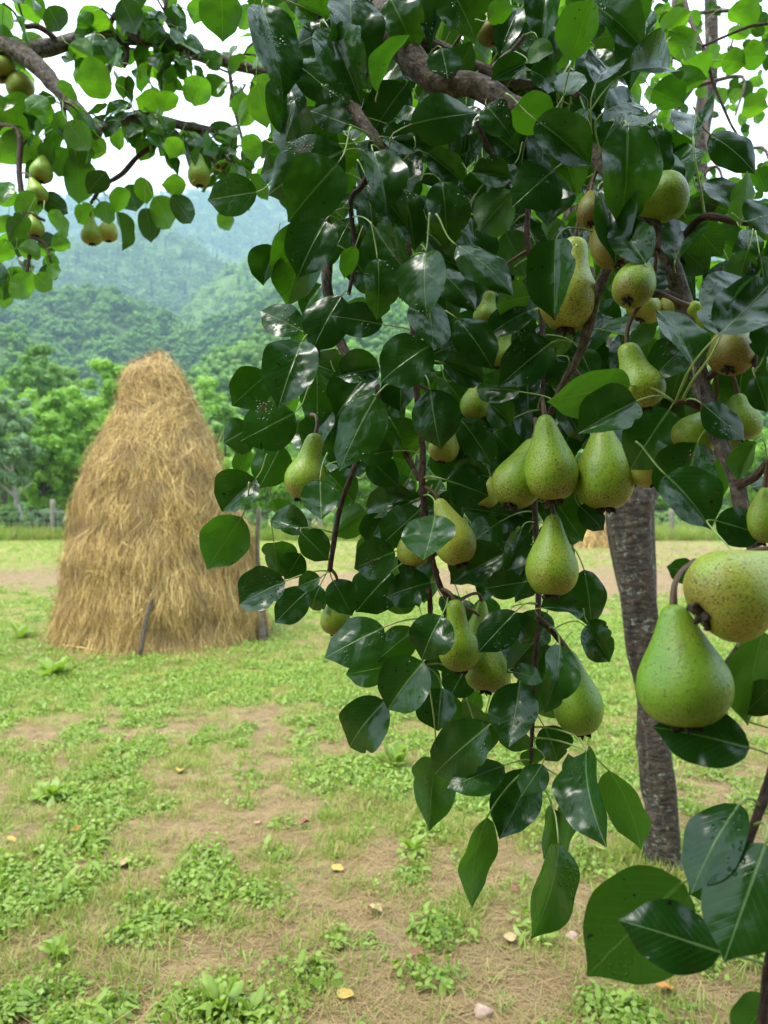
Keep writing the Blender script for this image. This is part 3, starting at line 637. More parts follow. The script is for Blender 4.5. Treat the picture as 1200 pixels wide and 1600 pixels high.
# ------------------------------------------------------------------ meadow cover
def blade_patch(name, m_, n, spread, lmin, lmax, wid, lean, seed, flat=False):
    rg = np.random.default_rng(seed); a = rg.uniform(0, 6.283, n); r = spread * np.sqrt(rg.uniform(size=n)); b = np.stack([np.cos(a) * r, np.sin(a) * r, np.zeros(n)], 1)
    az = rg.uniform(0, 6.283, n); ln = rg.uniform(lmin, lmax, n); el = rg.uniform(*lean, n); d = np.stack([np.cos(az) * np.cos(el), np.sin(az) * np.cos(el), np.sin(el)], 1)
    sd_ = np.stack([-np.sin(az), np.cos(az), np.zeros(n)], 1); w_ = wid * rg.uniform(.6, 1.3, n)
    rows = []
    for k, ww in ((0, .6), (.45, 1), (.8, .7), (1, .08)):
        c = b + d * (ln * k)[:, None]; c[:, 2] -= ln * .35 * k * k * np.cos(el); c[:, 2] = np.maximum(c[:, 2], .002 + .004 * (flat))
        rows += [c - sd_ * (w_ * ww * .5)[:, None], c + sd_ * (w_ * ww * .5)[:, None]]
    V = np.stack(rows, 1).reshape(-1, 3); o = np.arange(n)[:, None] * 8
    q = np.concatenate([np.stack([o + 2 * k, o + 2 * k + 1, o + 2 * k + 3, o + 2 * k + 2], -1) for k in range(3)], 1).reshape(-1, 4)
    return mesh_from(name, V, q, [m_])
def herb_patch(name, m_, n, spread, hmax, size, seed, aspect=.75):
    rg = np.random.default_rng(seed); a = rg.uniform(0, 6.283, n); r = spread * np.sqrt(rg.uniform(size=n)) 
    z = hmax * rg.uniform(.15, 1, n) * (1 - .6 * (r / spread) ** 2)
    c = np.stack([np.cos(a) * r, np.sin(a) * r, z], 1); nr = np.stack([np.cos(a) * .45, np.sin(a) * .45, np.ones(n)], 1) + .4 * rg.normal(size=(n, 3)); nr /= np.linalg.norm(nr, axis=1)[:, None]
    s = size * rg.uniform(.5, 1.3, n); t = rg.normal(size=(n, 3)) + np.stack([np.cos(a), np.sin(a), a * 0], 1); t -= nr * np.sum(t * nr, 1)[:, None]; t /= np.linalg.norm(t, axis=1)[:, None]; bb = np.cross(nr, t)
    rows = [c - t * (s * .5)[:, None]]
    for k, ww in ((-.2, .8), (.15, 1.0), (.4, .6)):
        rows += [c + t * (s * k)[:, None] - bb * (s * ww * aspect * .5)[:, None] + nr * (s * .10)[:, None], c + t * (s * k)[:, None] + bb * (s * ww * aspect * .5)[:, None] + nr * (s * .10)[:, None]]
    rows.append(c + t * (s * .55)[:, None] - nr * (s * .08)[:, None])
    V = np.stack(rows, 1).reshape(-1, 3); o = np.arange(n)[:, None] * 8
    q = np.concatenate([np.stack([o, o + 1, o + 2, o + 2], -1) * 0 + np.stack([o + 1, o, o + 2, o + 4], -1) * 0 + np.stack([o, o + 2, o + 4, o + 3], -1) * 0 + np.stack([o, o + 2, o + 1, o + 1], -1) * 0 + x for x in
        (np.stack([o + 1, o + 2, o + 4, o + 3], -1), np.stack([o + 3, o + 4, o + 6, o + 5], -1), np.stack([o + 5, o + 6, o + 7, o + 7], -1) * 0 + np.stack([o + 5, o + 6, o + 7, o + 3], -1) * 0 + np.stack([o + 0, o + 2, o + 1, o + 1], -1) * 0 + np.stack([o + 1, o + 0, o + 2, o + 2], -1) * 0 + np.stack([o + 3, o + 4, o + 6, o + 5], -1))], 1).reshape(-1, 4)
    # tip and base triangles as their own faces
    tri = np.concatenate([np.stack([o + 0, o + 2, o + 1], -1), np.stack([o + 5, o + 6, o + 7], -1)], 1).reshape(-1, 3)
    q = np.concatenate([np.stack([o + 1, o + 2, o + 4, o + 3], -1), np.stack([o + 3, o + 4, o + 6, o + 5], -1)], 1).reshape(-1, 4)
    me = bpy.data.meshes.new(name); me.from_pydata(V.tolist(), [], q.tolist() + tri.tolist()); me.materials.append(m_); me.update()
    return me
GR = [blade_patch('grass_tuft', M_GRASS, 26, .06, .03, .10, .0035, (.5, 1.45), s_) for s_ in range(4)] + [blade_patch('grass_tuft', M_WEED, 22, .05, .03, .09, .005, (.4, 1.4), 7)]
HB = [herb_patch('herb', M_WEED, 30, .055, .05, .019, s_) for s_ in range(3)] + [herb_patch('herb', M_WEED, 16, .05, .045, .036, 9, .42), herb_patch('herb', M_WEED, 44, .07, .07, .014, 10), herb_patch('herb', M_WEED, 16, .06, .06, .05, 14, .3)]
STW = [blade_patch('straw', M_DRY, 16, .10, .03, .15, .0019, (-.02, .16), 30 + s_, True) for s_ in range(4)]
def cover(name, n, ymin, ymax, protos, lo, hi, s0, s1, invert=False, seed=1, power=1.0, clump=0.0):
    rg = np.random.default_rng(seed); y = ymin * (ymax / ymin) ** rg.uniform(0, 1, n); x = rg.uniform(-1, 1, n) * (0.9 + .62 * y)
    g = green_mask(x, y)
    if invert: g = 1 - g
    kp = rg.uniform(size=n) < np.clip((g - lo) / (hi - lo), .07, 1) ** power
    if clump: kp &= (.6 * vnoise(x * 5.5, y * 4.5, 71) + .4 * vnoise(x * 13, y * 11, 72) + .5 * (g - .5)) > clump
    # nothing grows under the stack
    kp &= ~(((x - hs.location.x) ** 2 + (y - hs.location.y) ** 2) < 1.08 ** 2)
    x, y = x[kp], y[kp]; m_ = len(x)
    rot = np.zeros((m_, 3)); rot[:, 2] = rg.uniform(0, 6.28, m_); rot[:, :2] = rg.normal(size=(m_, 2)) * .08
    sc = rg.uniform(s0, s1, m_) * np.interp(y, [2, 8, 14, 33], [1, 1.05, 1.2, 2.0])
    return scatter(name, np.stack([x, y, zg(x, y) - .004], 1), rot, sc, rg.integers(0, len(protos), m_), protos)
cover('grass', 30000, 1.5, 33, GR, .22, .62, .45, 1.15, seed=61)
cover('weeds', 60000, 1.5, 14, HB, .26, .60, .35, 1.35, seed=62, clump=.52)
cover('weeds', 26000, 1.5, 12, HB[:3] + HB[4:5], .25, .7, .22, .5, seed=67)
cover('weeds', 9000, 12, 33, HB, .4, .8, .6, 1.2, seed=65, clump=.5)
cover('dry_straw', 26000, 1.5, 24, STW, .15, .6, .6, 1.2, True, seed=63)
# uncut grass round the foot of the pear trunk
rg = np.random.default_rng(15); n = 70; a = rg.uniform(0, 6.283, n); q_ = G(1036, 1352); rr_ = rg.uniform(.07, .22, n)
scatter('grass', np.stack([q_.x + np.cos(a) * rr_, q_.y + np.sin(a) * rr_, a * 0], 1), np.stack([a * 0, a * 0, a], 1), rg.uniform(.7, 1.3, n), rg.integers(0, 5, n), GR)
# tall uncut grass along the fence
rg = np.random.default_rng(5); n = 2600; x = rg.uniform(-22, 22, n); y = rg.uniform(32.4, 36, n)
TG = [blade_patch('tall_grass', M_GRASS if k else M_WEED, 40, .25, .35, .95, .018, (.9, 1.5), 50 + k) for k in range(3)]
scatter('tall_grass', np.stack([x, y, x * 0], 1), np.stack([x * 0, x * 0, rg.uniform(0, 6.3, n)], 1), rg.uniform(.5, 1.1, n), rg.integers(0, 3, n), TG)
# straw spilled round the foot of the stack
rg = np.random.default_rng(6); n = 900; a = rg.uniform(0, 6.283, n); r = 1.1 + np.abs(rg.normal(size=n)) * .45; x = hs.location.x + .1 + np.cos(a) * r * 1.15; y = hs.location.y + np.sin(a) * r
scatter('spilled_hay', np.stack([x, y, x * 0 + .01], 1), np.stack([x * 0, x * 0, a], 1), rg.uniform(.8, 1.8, n), rg.integers(0, 4, n), STW)

# ------------------------------------------------------------------ pear leaves
def leaf_proto(seed, fold, curl, wave, twist, camber, rows=19, cols=6):
    rg = random.Random(seed); V, UV = [], []; ph = rg.uniform(0, 6.28); ph2 = rg.uniform(0, 6.28); asym = rg.uniform(-.08, .08); bt = [(rg.uniform(.25, .8), rg.choice((-1, 1)), rg.uniform(.12, .32)) for _ in range(1 if seed in (6, 7, 9, 11) else 0)]; ff = rg.uniform(1.2, 2.2)
    for i_ in range(rows):
        t = i_ / (rows - 1)
        hw = .355 * math.sin(math.pi * min(1, t ** .86)) ** .66 if 0 < t < 1 else 0.0
        if t > .78: hw *= 1 - .72 * ((t - .78) / .22) ** 1.3
        hw = max(hw, .004)
        for j in range(cols + 1):
            s_ = (j / cols) * 2 - 1; hh = hw * (1 + asym * s_) * (1 + (.022 * math.sin(t * 15 + s_ * 2 + ph) if abs(s_) > .9 else 0))
            for (t0, sg, dp) in bt:
                if s_ * sg > .6: hh *= 1 - dp * math.exp(-((t - t0) / .045) ** 2)
            x = s_ * hh; z = abs(x) * math.tan(fold) - camber * (s_ * s_) * hw * .5
            z += wave * math.sin(6.283 * ff * t + (ph if s_ < 0 else ph2)) * abs(s_) ** 1.6 * math.sin(math.pi * t)
            y = t; 
            # bend along the length
            a = curl * t; yy = math.sin(a) / curl * 1.0 if abs(curl) > 1e-3 else t; zz = -(1 - math.cos(a)) / curl if abs(curl) > 1e-3 else 0
            yy += z * math.sin(a); zz2 = zz + z * math.cos(a)
            tw = twist * (t - .2); V.append((x * math.cos(tw) - (zz2 - zz) * math.sin(tw), yy, zz + x * math.sin(tw) + (zz2 - zz) * math.cos(tw)))
            UV.append((.5 + s_ * .5 * (hw / .36) * .98, t))
    nc_ = cols + 1; Fq = [[r_ * nc_ + c, r_ * nc_ + c + 1, (r_ + 1) * nc_ + c + 1, (r_ + 1) * nc_ + c] for r_ in range(rows - 1) for c in range(cols)]
    return np.array(V), np.array(Fq), np.array(UV)
LP = [leaf_proto(k, *a) for k, a in enumerate([(.16, .35, .03, .1, .1), (.26, .6, .04, .2, .0), (.05, .45, .05, -.3, .3), (.42, .7, .04, .15, -.1), (.02, .15, .025, .2, .3), (.22, -.25, .03, -.1, .0),
      (.12, .8, .06, .3, .1), (.55, .45, .05, -.3, .0), (.08, .65, .03, .1, .55), (.32, 1.05, .07, .3, .1), (-.08, .5, .05, .2, .2), (.68, .5, .07, -.5, .1)])]
LP.append(leaf_proto(77, .15, .4, .03, .1, .1, 5, 2))      # coarse leaf for the shading leaves added out of sight
LM = {}
def leaf_mesh(k, m_):
    if (k, m_.name) not in LM: LM[(k, m_.name)] = mesh_from('leaf', LP[k][0], LP[k][1], [m_], True, LP[k][2])
    return LM[(k, m_.name)]
LEAVES = []          # dicts: matrix parts, screen size, tree
rl = random.Random(11)
CAMP = Vector((0, 0, CAM_H))
def leaf(bx, by, tx, ty, wpx, d, flag='', m_=None, tree=0, k=None):
    L = math.hypot(tx - bx, ty - by); dn = (ty - by) / max(L, 1)
    kf = {'': .34, 'g': .75, 'u': -.5, 'l': -.35}[flag if flag in ('', 'g', 'u', 'l') else ''] * (.6 + .8 * rl.random())
    dz = -kf * dn * L * d / F_PX + rl.uniform(-.2, .2) * L * d / F_PX
    b = P(bx, by, d); t = P(tx, ty, max(.2, d + dz)); ax = t - b; Lm = ax.length; ax /= Lm
    v = (CAMP - (b + t) / 2).normalized(); n0 = (v - ax * v.dot(ax)).normalized(); sd_ = ax.cross(n0)
    ratio = wpx / max(L, 1); r_ = {'': .34, 'g': .62, 'u': .4, 'l': .4}[flag] * rl.uniform(.35, 1.1); 
    if ratio < .55: r_ = max(r_, min(1.0, math.acos(max(.35, ratio / .66))))
    best = None
    for sg in (1, -1):
        n_ = n0 * math.cos(r_) + sd_ * math.sin(r_) * sg
        if flag in ('u', 'l'): n_ = -n_
        if best is None or n_.z > best.z: best = n_
    if rl.random() < .12 and flag == '':
        best = n0 * math.cos(r_) - (best - n0 * best.dot(n0)).normalized() * math.sin(r_)
    n_ = best; xx = ax.cross(n_).normalized(); n_ = xx.cross(ax)
    Wm = wpx * d / F_PX / max(.45, math.cos(r_))
    if k is None: k = rl.choice((0, 1, 1, 2, 3, 3, 4, 5, 6, 7, 7, 8, 9, 9, 10, 11, 11))
    if m_ is None:
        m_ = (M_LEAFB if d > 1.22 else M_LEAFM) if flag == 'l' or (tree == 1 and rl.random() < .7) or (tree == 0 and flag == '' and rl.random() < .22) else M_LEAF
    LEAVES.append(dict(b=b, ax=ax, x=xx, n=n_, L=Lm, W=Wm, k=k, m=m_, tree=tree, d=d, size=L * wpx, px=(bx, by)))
D0 = .86
MAIN = [ # base x,y, tip x,y, width, depth, flag
(430,385,408,440,46,.93,''),(487,345,440,471,78,.92,''),(508,345,462,420,75,.88,''),(473,518,403,478,52,.90,''),(533,462,483,540,68,.89,''),(598,507,515,490,52,.86,''),
(425,522,391,536,18,.95,'y'),(472,533,432,616,78,.87,'g'),(418,585,362,630,62,.92,''),(593,575,526,585,52,.86,''),(672,540,593,579,76,.83,'g'),(495,583,497,662,54,.93,''),
(460,645,376,687,74,.86,''),(392,668,346,692,58,.93,''),(577,580,525,640,65,.90,''),(588,617,523,727,74,.84,''),(628,585,624,640,56,.90,''),(672,608,680,698,74,.83,''),
(610,655,652,722,62,.88,''),(440,695,403,763,60,.87,''),(400,748,342,797,64,.86,''),(500,750,501,817,56,.80,''),(513,740,556,782,58,.93,''),(615,705,560,710,40,.86,''),
(575,715,622,757,46,.90,''),(388,700,368,742,30,.96,'l'),(425,782,450,822,30,.97,'l'),(378,808,322,884,74,.85,'l'),(428,848,436,897,54,.92,'u'),(470,865,446,907,42,.92,''),
(446,908,365,942,66,.86,''),(482,922,425,972,50,.89,''),(500,902,462,916,30,.85,''),(500,915,478,957,40,.91,''),(482,828,418,808,44,.90,''),(470,832,516,874,46,.86,''),
(572,797,520,832,52,.95,'l'),(600,805,574,850,46,.93,''),(658,795,593,852,62,.88,''),(680,805,664,884,76,.80,'g'),(617,862,551,886,62,.88,''),(520,907,552,958,50,.88,''),
(612,893,553,952,72,.91,''),(674,910,598,926,56,.88,''),(650,915,590,948,60,.93,''),(600,980,503,1022,74,.85,''),(648,983,586,1032,52,.91,''),(612,1040,538,1052,54,.91,''),
(662,1034,596,1106,80,.84,''),(690,962,653,1022,66,.83,'g'),(602,1095,522,1172,76,.86,''),(690,1075,680,1142,62,.88,''),(782,815,722,852,56,.91,''),(787,865,698,907,62,.87,''),
(815,825,798,892,38,.86,''),(817,910,758,917,46,.89,''),(845,950,917,946,36,.83,'g'),(913,890,932,985,56,.93,''),(915,978,957,1032,48,.84,'g'),(918,972,950,1000,36,.88,''),
(806,955,747,1017,56,.83,''),(800,960,842,1012,40,.84,''),(838,1000,793,1046,50,.86,'u'),(800,1050,853,1056,32,.82,'g'),(875,1008,876,1097,50,.80,'g'),(866,1010,843,1062,38,.90,''),
(690,1080,690,1140,62,.89,''),(812,1066,797,1172,72,.83,''),(763,1134,660,1215,80,.82,''),(680,1185,668,1279,70,.86,'l'),(788,1196,698,1227,50,.83,'g'),(832,1204,784,1313,74,.85,''),
(848,1194,815,1241,42,.80,'g'),(835,1170,825,1205,32,.84,'l'),(850,1135,882,1197,54,.87,''),(917,1174,903,1302,52,.80,'g'),(952,1204,1022,1300,50,.80,'l'),(761,1277,706,1393,42,.83,'l'),
(873,1318,864,1480,64,.76,''),(862,1262,868,1332,34,.84,'l'),(890,1240,897,1337,32,.82,'l'),(905,1235,880,1180,30,.88,''),(730,1040,700,1090,55,.92,''),(770,1020,745,1070,50,.93,''),(740,1125,760,1180,60,.91,''),
(668,465,681,542,62,.84,'g'),(715,498,777,566,56,.84,'g'),(692,567,760,592,46,.86,''),(812,612,738,598,50,.86,''),(862,535,784,592,66,.82,'g'),(890,565,874,618,62,.88,''),
(905,545,930,590,42,.90,''),(720,655,772,717,52,.85,''),(765,745,698,735,46,.88,''),(698,750,767,772,66,.84,''),(832,484,758,512,42,.88,''),(828,463,768,472,56,.87,'l'),
(868,375,862,489,72,.76,''),(765,630,802,662,46,.90,''),(740,700,790,690,50,.94,''),(700,600,735,640,50,.94,''),(640,745,610,790,45,.94,''),(545,745,560,700,50,.95,''),
(408,8,458,122,66,.92,'g'),(545,-12,562,77,78,.90,'g'),(515,45,564,142,72,.88,''),(445,125,461,210,62,.95,''),(505,135,547,162,32,.90,''),(547,195,483,170,38,.86,'g'),
(610,-2,642,56,62,.90,''),(590,145,616,40,26,.82,'l'),(690,75,700,120,52,.88,''),(642,194,754,164,72,.80,''),(648,215,600,155,62,.86,''),(598,213,662,222,42,.87,'g'),
(538,235,405,292,100,.88,''),(530,225,440,215,70,.90,''),(528,256,453,332,88,.80,'g'),(583,238,614,302,58,.82,'g'),(583,292,637,345,48,.82,'g'),(630,295,656,377,48,.86,''),
(650,284,691,322,24,.82,'y'),(690,284,706,374,64,.86,''),(668,240,727,282,42,.87,''),(738,270,802,271,42,.86,'g'),(802,300,743,362,66,.85,'l'),(585,355,637,437,74,.88,''),
(666,394,652,478,66,.79,'g'),(590,405,599,487,54,.80,'g'),(685,420,747,471,48,.81,'g'),(676,398,745,425,50,.86,''),(714,384,812,431,46,.79,'g'),(555,385,534,432,28,.84,'l'),
(700,-22,747,42,78,.86,''),(762,32,802,8,34,.84,'l'),(760,165,800,205,52,.86,'g'),(760,200,810,235,60,.90,''),(893,96,922,-12,62,.78,'l'),(928,8,1012,57,48,.80,'g'),
(930,132,966,66,60,.76,'g'),(982,112,1067,84,64,.78,'g'),(944,174,1016,139,54,.74,'g'),(1083,216,1086,112,60,.72,'g'),(863,188,797,164,64,.76,'l'),(1109,210,1190,252,48,.72,'g'),
(980,196,986,328,84,.72,''),(1018,200,1052,262,38,.76,''),(838,188,928,248,66,.74,'g'),(867,264,808,312,78,.78,''),(934,298,977,384,48,.76,'g'),(1009,413,960,328,62,.70,''),
(1054,409,1082,334,58,.72,'g'),(1146,326,1108,264,36,.74,''),(1165,346,1218,325,58,.66,'g'),(1158,348,1176,268,32,.70,'l'),(985,602,850,622,72,.70,'l'),(994,627,908,668,74,.66,''),
(1046,640,984,722,84,.76,''),(1090,692,1058,792,92,.70,''),(1040,742,1122,812,76,.64,'g'),(1077,538,1018,578,54,.72,'g'),(1083,572,1048,458,52,.66,'g'),(1099,632,1167,686,48,.66,'g'),
(1163,560,1148,632,74,.72,''),(1124,522,1206,448,88,.60,'g'),(1126,526,1166,404,64,.62,'g'),(1180,590,1202,642,42,.64,''),(1182,690,1144,747,32,.60,'l'),(1118,813,1200,836,60,.62,''),
(905,790,947,828,38,.80,''),(1192,560,1215,500,60,.64,''),(955,700,990,660,50,.82,''),(1020,465,1050,500,40,.8,''),(985,520,960,490,45,.82,'g'),
(870,215,905,300,52,.82,''),(905,205,890,160,40,.80,'g'),(880,150,900,100,50,.84,''),(840,60,850,110,40,.86,'l'),(820,100,770,120,38,.86,'g'),(830,110,880,130,40,.84,'g'),(1000,200,1010,150,50,.80,''),(960,190,930,240,40,.8,''),
# very near shoot at the lower right
(1068,1378,914,1518,152,.50,'l'),(1127,1488,973,1434,98,.46,''),(1156,1256,1064,1380,74,.48,''),(1196,1318,1128,1502,124,.45,''),(1125,1368,1078,1402,44,.52,''),(1172,1168,1023,1128,88,.50,''),
(1192,988,1148,1118,56,.52,'l'),(1086,898,1044,884,38,.56,''),(1165,1115,1215,1060,52,.54,'u'),(1190,880,1215,950,50,.58,''),(1205,1560,1150,1620,60,.46,'l'),
# pale leaves behind, upper right
(1035,55,1077,18,38,1.5,'l'),(1140,14,1182,40,40,1.5,'l'),(1158,90,1198,84,40,1.5,'l'),(1130,94,1163,97,36,1.5,'l'),(1075,95,1105,120,45,1.4,'l'),(1160,168,1197,166,36,1.6,'l'),(1020,140,1070,160,50,1.1,'l'),(1010,175,985,215,45,1.1,'l'),(1090,300,1110,340,40,1.0,'l'),(1180,265,1200,300,40,1.1,'l')]
for (bx, by, tx, ty, wp, d, fl) in MAIN:
    if bx in (873, 917, 761): leaf(bx, by, tx, ty, wp, d, fl, None, 0, {873: 1, 917: 3, 761: 8}[bx])
    elif d < .58: leaf(bx, by, tx, ty, wp, d, fl, None, 0, (0, 1, 4, 10)[int(bx + by) % 4])
    elif fl == 'y': leaf(bx, by, tx, ty, wp, d, 'l', M_LEAFY)
    else: leaf(bx, by, tx, ty, wp, d, fl)
LEFT = [(30,-12,60,42,42),(8,5,5,52,28),(172,30,120,40,46),(190,-2,217,57,42),(215,10,247,57,44),(280,10,270,54,34),(310,-2,300,38,28),(108,70,152,90,28),(175,130,121,121,56),(190,75,170,100,40),(270,108,216,94,38),
(315,120,300,162,42),(258,172,211,150,48),(258,175,266,136,32),(58,160,-2,197,58),(60,215,-10,262,52),(105,190,142,237,42),(118,240,131,318,48),(105,232,84,277,42),(166,268,137,297,34),(240,308,279,357,44),(268,305,304,350,34),
(228,325,239,375,34),(182,330,201,389,24),(165,314,165,354,31),(146,322,119,347,30),(291,289,251,285,30),(196,294,180,327,28),(200,288,216,332,42),(220,276,231,318,28),(60,308,110,332,32),(74,335,124,363,30),(80,386,113,378,28),
(40,338,14,372,32),(22,390,-16,400,28),(26,300,-12,310,34),(16,438,-2,476,34),(42,424,6,447,34),(51,424,21,472,34),(54,430,84,453,30),(74,414,98,440,22),(140,60,165,20,40),(75,10,100,50,40),(240,70,262,40,30),(335,190,350,225,36),(330,150,352,120,34),(365,150,390,175,34),(350,240,372,280,30),(385,210,402,250,32),(300,240,325,270,30),(345,330,362,360,26),(280,215,262,245,28),(200,195,225,225,34),(20,130,50,110,38),(30,300,55,330,34)]
for (bx, by, tx, ty, wp) in LEFT: leaf(bx, by, tx, ty, wp, 1.9 + rl.uniform(-.2, .25), rl.choice('uuulul'), tree=1)
leaf(345,-22,351,64,66,1.15,'u',tree=1); leaf(402,300,318,310,60,1.0,'',tree=0)

def inside(poly, x, y):
    c = False; j = len(poly) - 1
    for i_ in range(len(poly)):
        xi, yi = poly[i_]; xj, yj = poly[j]
        if (yi > y) != (yj > y) and x < (xj - xi) * (y - yi) / (yj - yi) + xi: c = not c
        j = i_
    return c
def fill(poly, n, d0, d1, flags, tree=0, lreal=(.05, .085), m_=None):
    xs = [p[0] for p in poly]; ysx = [p[1] for p in poly]; k = 0
    while k < n:
        x, y = rl.uniform(min(xs), max(xs)), rl.uniform(min(ysx), max(ysx))
        if not inside(poly, x, y): continue
        d = rl.uniform(d0, d1); L = rl.uniform(*lreal) * F_PX / d; a = rl.gauss(math.pi / 2, 1.0); a = a if rl.random() < .8 else rl.uniform(0, 6.28)
        leaf(x, y, x + math.cos(a) * L, y + math.sin(a) * L, L * rl.uniform(.5, .74), d, rl.choice(flags), m_, tree); k += 1
MASS = [(430, -40), (1000, -40), (1050, 120), (1080, 300), (1240, 330), (1240, 560), (1215, 790), (1130, 800), (1050, 770), (960, 740), (900, 760), (880, 960), (850, 1120), (790, 1150), (720, 1120), (690, 1080), (630, 1000), (590, 930), (560, 880), (540, 780), (470, 720), (430, 640), (450, 560), (470, 470), (440, 330), (430, 200)]
fill([(440, -60), (1010, -60), (1050, 100), (1080, 300), (1240, 340), (1240, 420), (1180, 560), (820, 560), (700, 470), (560, 430), (470, 300)], 190, .92, 1.12, ['', '', 'g', 'g', 'u', 'l'], lreal=(.045, .072))
fill(MASS, 160, .95, 1.2, ['', 'g', 'u', 'l'], lreal=(.045, .075))
fill([(480, 480), (760, 480), (1040, 520), (1040, 700), (900, 740), (860, 1050), (780, 1080), (640, 980), (600, 850), (560, 760), (480, 690)], 70, .92, 1.05, [''])
fill([(380, -60), (1040, -60), (1090, 330), (1000, 420), (560, 380), (400, 250)], 300, 1.25, 2.2, ['u', 'l', 'l'], lreal=(.05, .08))
fill([(1000, -60), (1260, -60), (1260, 420), (1060, 420)], 260, 2.6, 4.2, ['l', 'l', 'u'], lreal=(.04, .075))
fill([(380, -60), (1000, -60), (1000, 330), (430, 330)], 420, 2.3, 3.6, ['l', 'u', 'l'], lreal=(.05, .08))
fill([(620, 300), (1200, 300), (1150, 620), (700, 560)], 160, 1.3, 2.6, ['l', 'u', 'l'], lreal=(.05, .08))
fill([(-60, 330), (60, 330), (90, 400), (60, 450), (-60, 460)], 22, 1.8, 2.2, ['u', 'l', ''], 1, (.05, .075))
# unseen leaves added over and behind the camera to darken the leaf mass
def overhead(n, x0, x1, y0, y1, z0, z1):
    for _ in range(n):
        b_ = Vector((rl.uniform(x0, x1), rl.uniform(y0, y1), rl.uniform(z0, z1))); ax = Vector((rl.gauss(0, .5), rl.gauss(0, .5), -rl.uniform(.1, 1))).normalized()
        n_ = Vector((rl.gauss(0, .5), rl.gauss(0, .5), 1)); xx = ax.cross(n_).normalized(); n_ = xx.cross(ax); L = rl.uniform(.06, .09)
        LEAVES.append(dict(b=b_, ax=ax, x=xx, n=n_, L=L, W=L * .68, k=-1, m=M_LEAF, tree=0, d=1, size=0, px=(0, -9999)))
overhead(900, -1.4, 2.4, -1.2, .7, 2.1, 3.4)
# the crown goes on above and beside the frame
fill([(-200, -500), (1400, -500), (1400, -60), (-200, -60)], 420, .9, 3.4, ['u', 'l', ''])
fill([(1250, 300), (1560, 300), (1500, 700), (1260, 640)], 130, .7, 3.0, ['', 'l', ''])

# ------------------------------------------------------------------ pear trees: trunk, limbs, branches, twigs
def PP(lst): return [P(*q) for q in lst]
pt = empty('pear_tree', (G(1036, 1352).x, G(1036, 1352).y, 0)); tag(pt, 'pear tree with a lichen-spotted trunk and leafy drooping branches full of pears', 'tree')
lt = empty('pear_tree', (-2.3, 2.05, 0)); tag(lt, 'pear tree reaching in from the left with a bare sawn limb end', 'tree')
TREES = [pt, lt]; ANCH = [[], []]
def limb(tree, name, lst, rpx, m_, sides=10, bump=.14, n=5, anchor=True):
    """lst of (px,py,depth), rpx widths in photo pixels"""
    pts = PP(lst); rad = [w_ * .5 * q[2] / F_PX for w_, q in zip(rpx, lst)]; root = TREES[tree]
    tube(name, pts, rad, m_, root, n, sides, bump, len(lst) * 3 + int(lst[0][0]), root.location)
    if anchor:
        for c in catmull(pts, 6): ANCH[tree].append(Vector(c))
TD = 3.22
tr_pts = [(1036, 1362, TD), (1035, 1335, TD), (1031, 1250, TD), (1021, 1150, TD), (1012, 1060, TD), (1003, 980, TD), (994, 900, TD), (986, 830, TD), (983, 780, TD)]
limb(0, 'trunk', tr_pts, [104, 60, 48, 46, 48, 51, 57, 65, 74], M_BARK, 40, .34, 16, False)
limb(0, 'limb', [(990, 810, TD), (962, 740, TD), (945, 600, TD), (900, 350, TD), (820, 60, 3.0), (740, -300, 2.3), (650, -420, 1.5), (585, -180, 1.05), (590, 18, .95)], [56, 50, 46, 42, 38, 40, 48, 50, 44], M_BARK, 12, .18, 6, False)
limb(0, 'limb', [(990, 800, TD), (1020, 700, TD + .1), (1060, 480, TD + .3), (1100, 200, 3.6), (1112, 60, 3.6), (1100, -200, 3.6), (1080, -420, 3.4)], [58, 46, 36, 22, 20, 17, 12], M_BARK, 12, .16, 6, False)
limb(0, 'limb', [(590, 18, .95), (615, 55, .93), (650, 100, .91), (690, 132, .9), (740, 131, .88), (800, 166, .86), (850, 185, .84), (900, 215, .82), (980, 300, .78), (1045, 405, .74), (1075, 500, .72), (1095, 600, .70), (1125, 690, .68), (1152, 760, .66), (1162, 830, .65)], [44, 44, 42, 40, 36, 34, 30, 28, 27, 28, 27, 27, 24, 24, 22], M_LIMB, 12, .16)
limb(0, 'branch', [(600, 20, .95), (590, 75, .95), (568, 110, .95), (548, 150, .94), (558, 178, .93), (600, 232, .9)], [28, 25, 24, 24, 20, 14], M_LIMB)
limb(0, 'branch', [(620, 45, .96), (680, 72, .98), (750, 108, .98), (820, 132, .96), (870, 133, .95), (905, 150, .93)], [22, 22, 20, 17, 15, 10], M_LIMB)
limb(0, 'branch', [(493, -160, 1.2), (495, 0, 1.0), (500, 130, .97), (508, 200, .96), (506, 300, .95), (510, 400, .94), (512, 455, .93), (536, 545, .92), (585, 600, .91), (605, 655, .9), (640, 720, .89), (655, 750, .88)], [11, 11, 11, 12, 15, 18, 17, 15, 13, 13, 10, 8], M_LIMB)
limb(0, 'twig', [(605, 655, .9), (570, 700, .89), (548, 745, .88), (530, 800, .88), (519, 865, .87), (515, 893, .87)], [9, 8, 8, 8, 8, 9], M_TWIG, 8)
limb(0, 'twig', [(512, 455, .93), (497, 520, .92), (498, 560, .92)], [9, 7, 6], M_TWIG, 8)
limb(0, 'twig', [(600, 232, .9), (565, 290, .91), (548, 315, .91), (555, 400, .92), (545, 460, .92)], [10, 10, 8, 7, 6], M_TWIG, 8)
limb(0, 'branch', [(600, 232, .9), (632, 350, .89), (640, 430, .89), (646, 505, .88), (650, 600, .88), (660, 700, .88), (660, 760, .87), (672, 860, .87), (690, 920, .87), (712, 942, .87)], [13, 13, 12, 12, 11, 10, 11, 10, 9, 6], M_TWIG, 8)
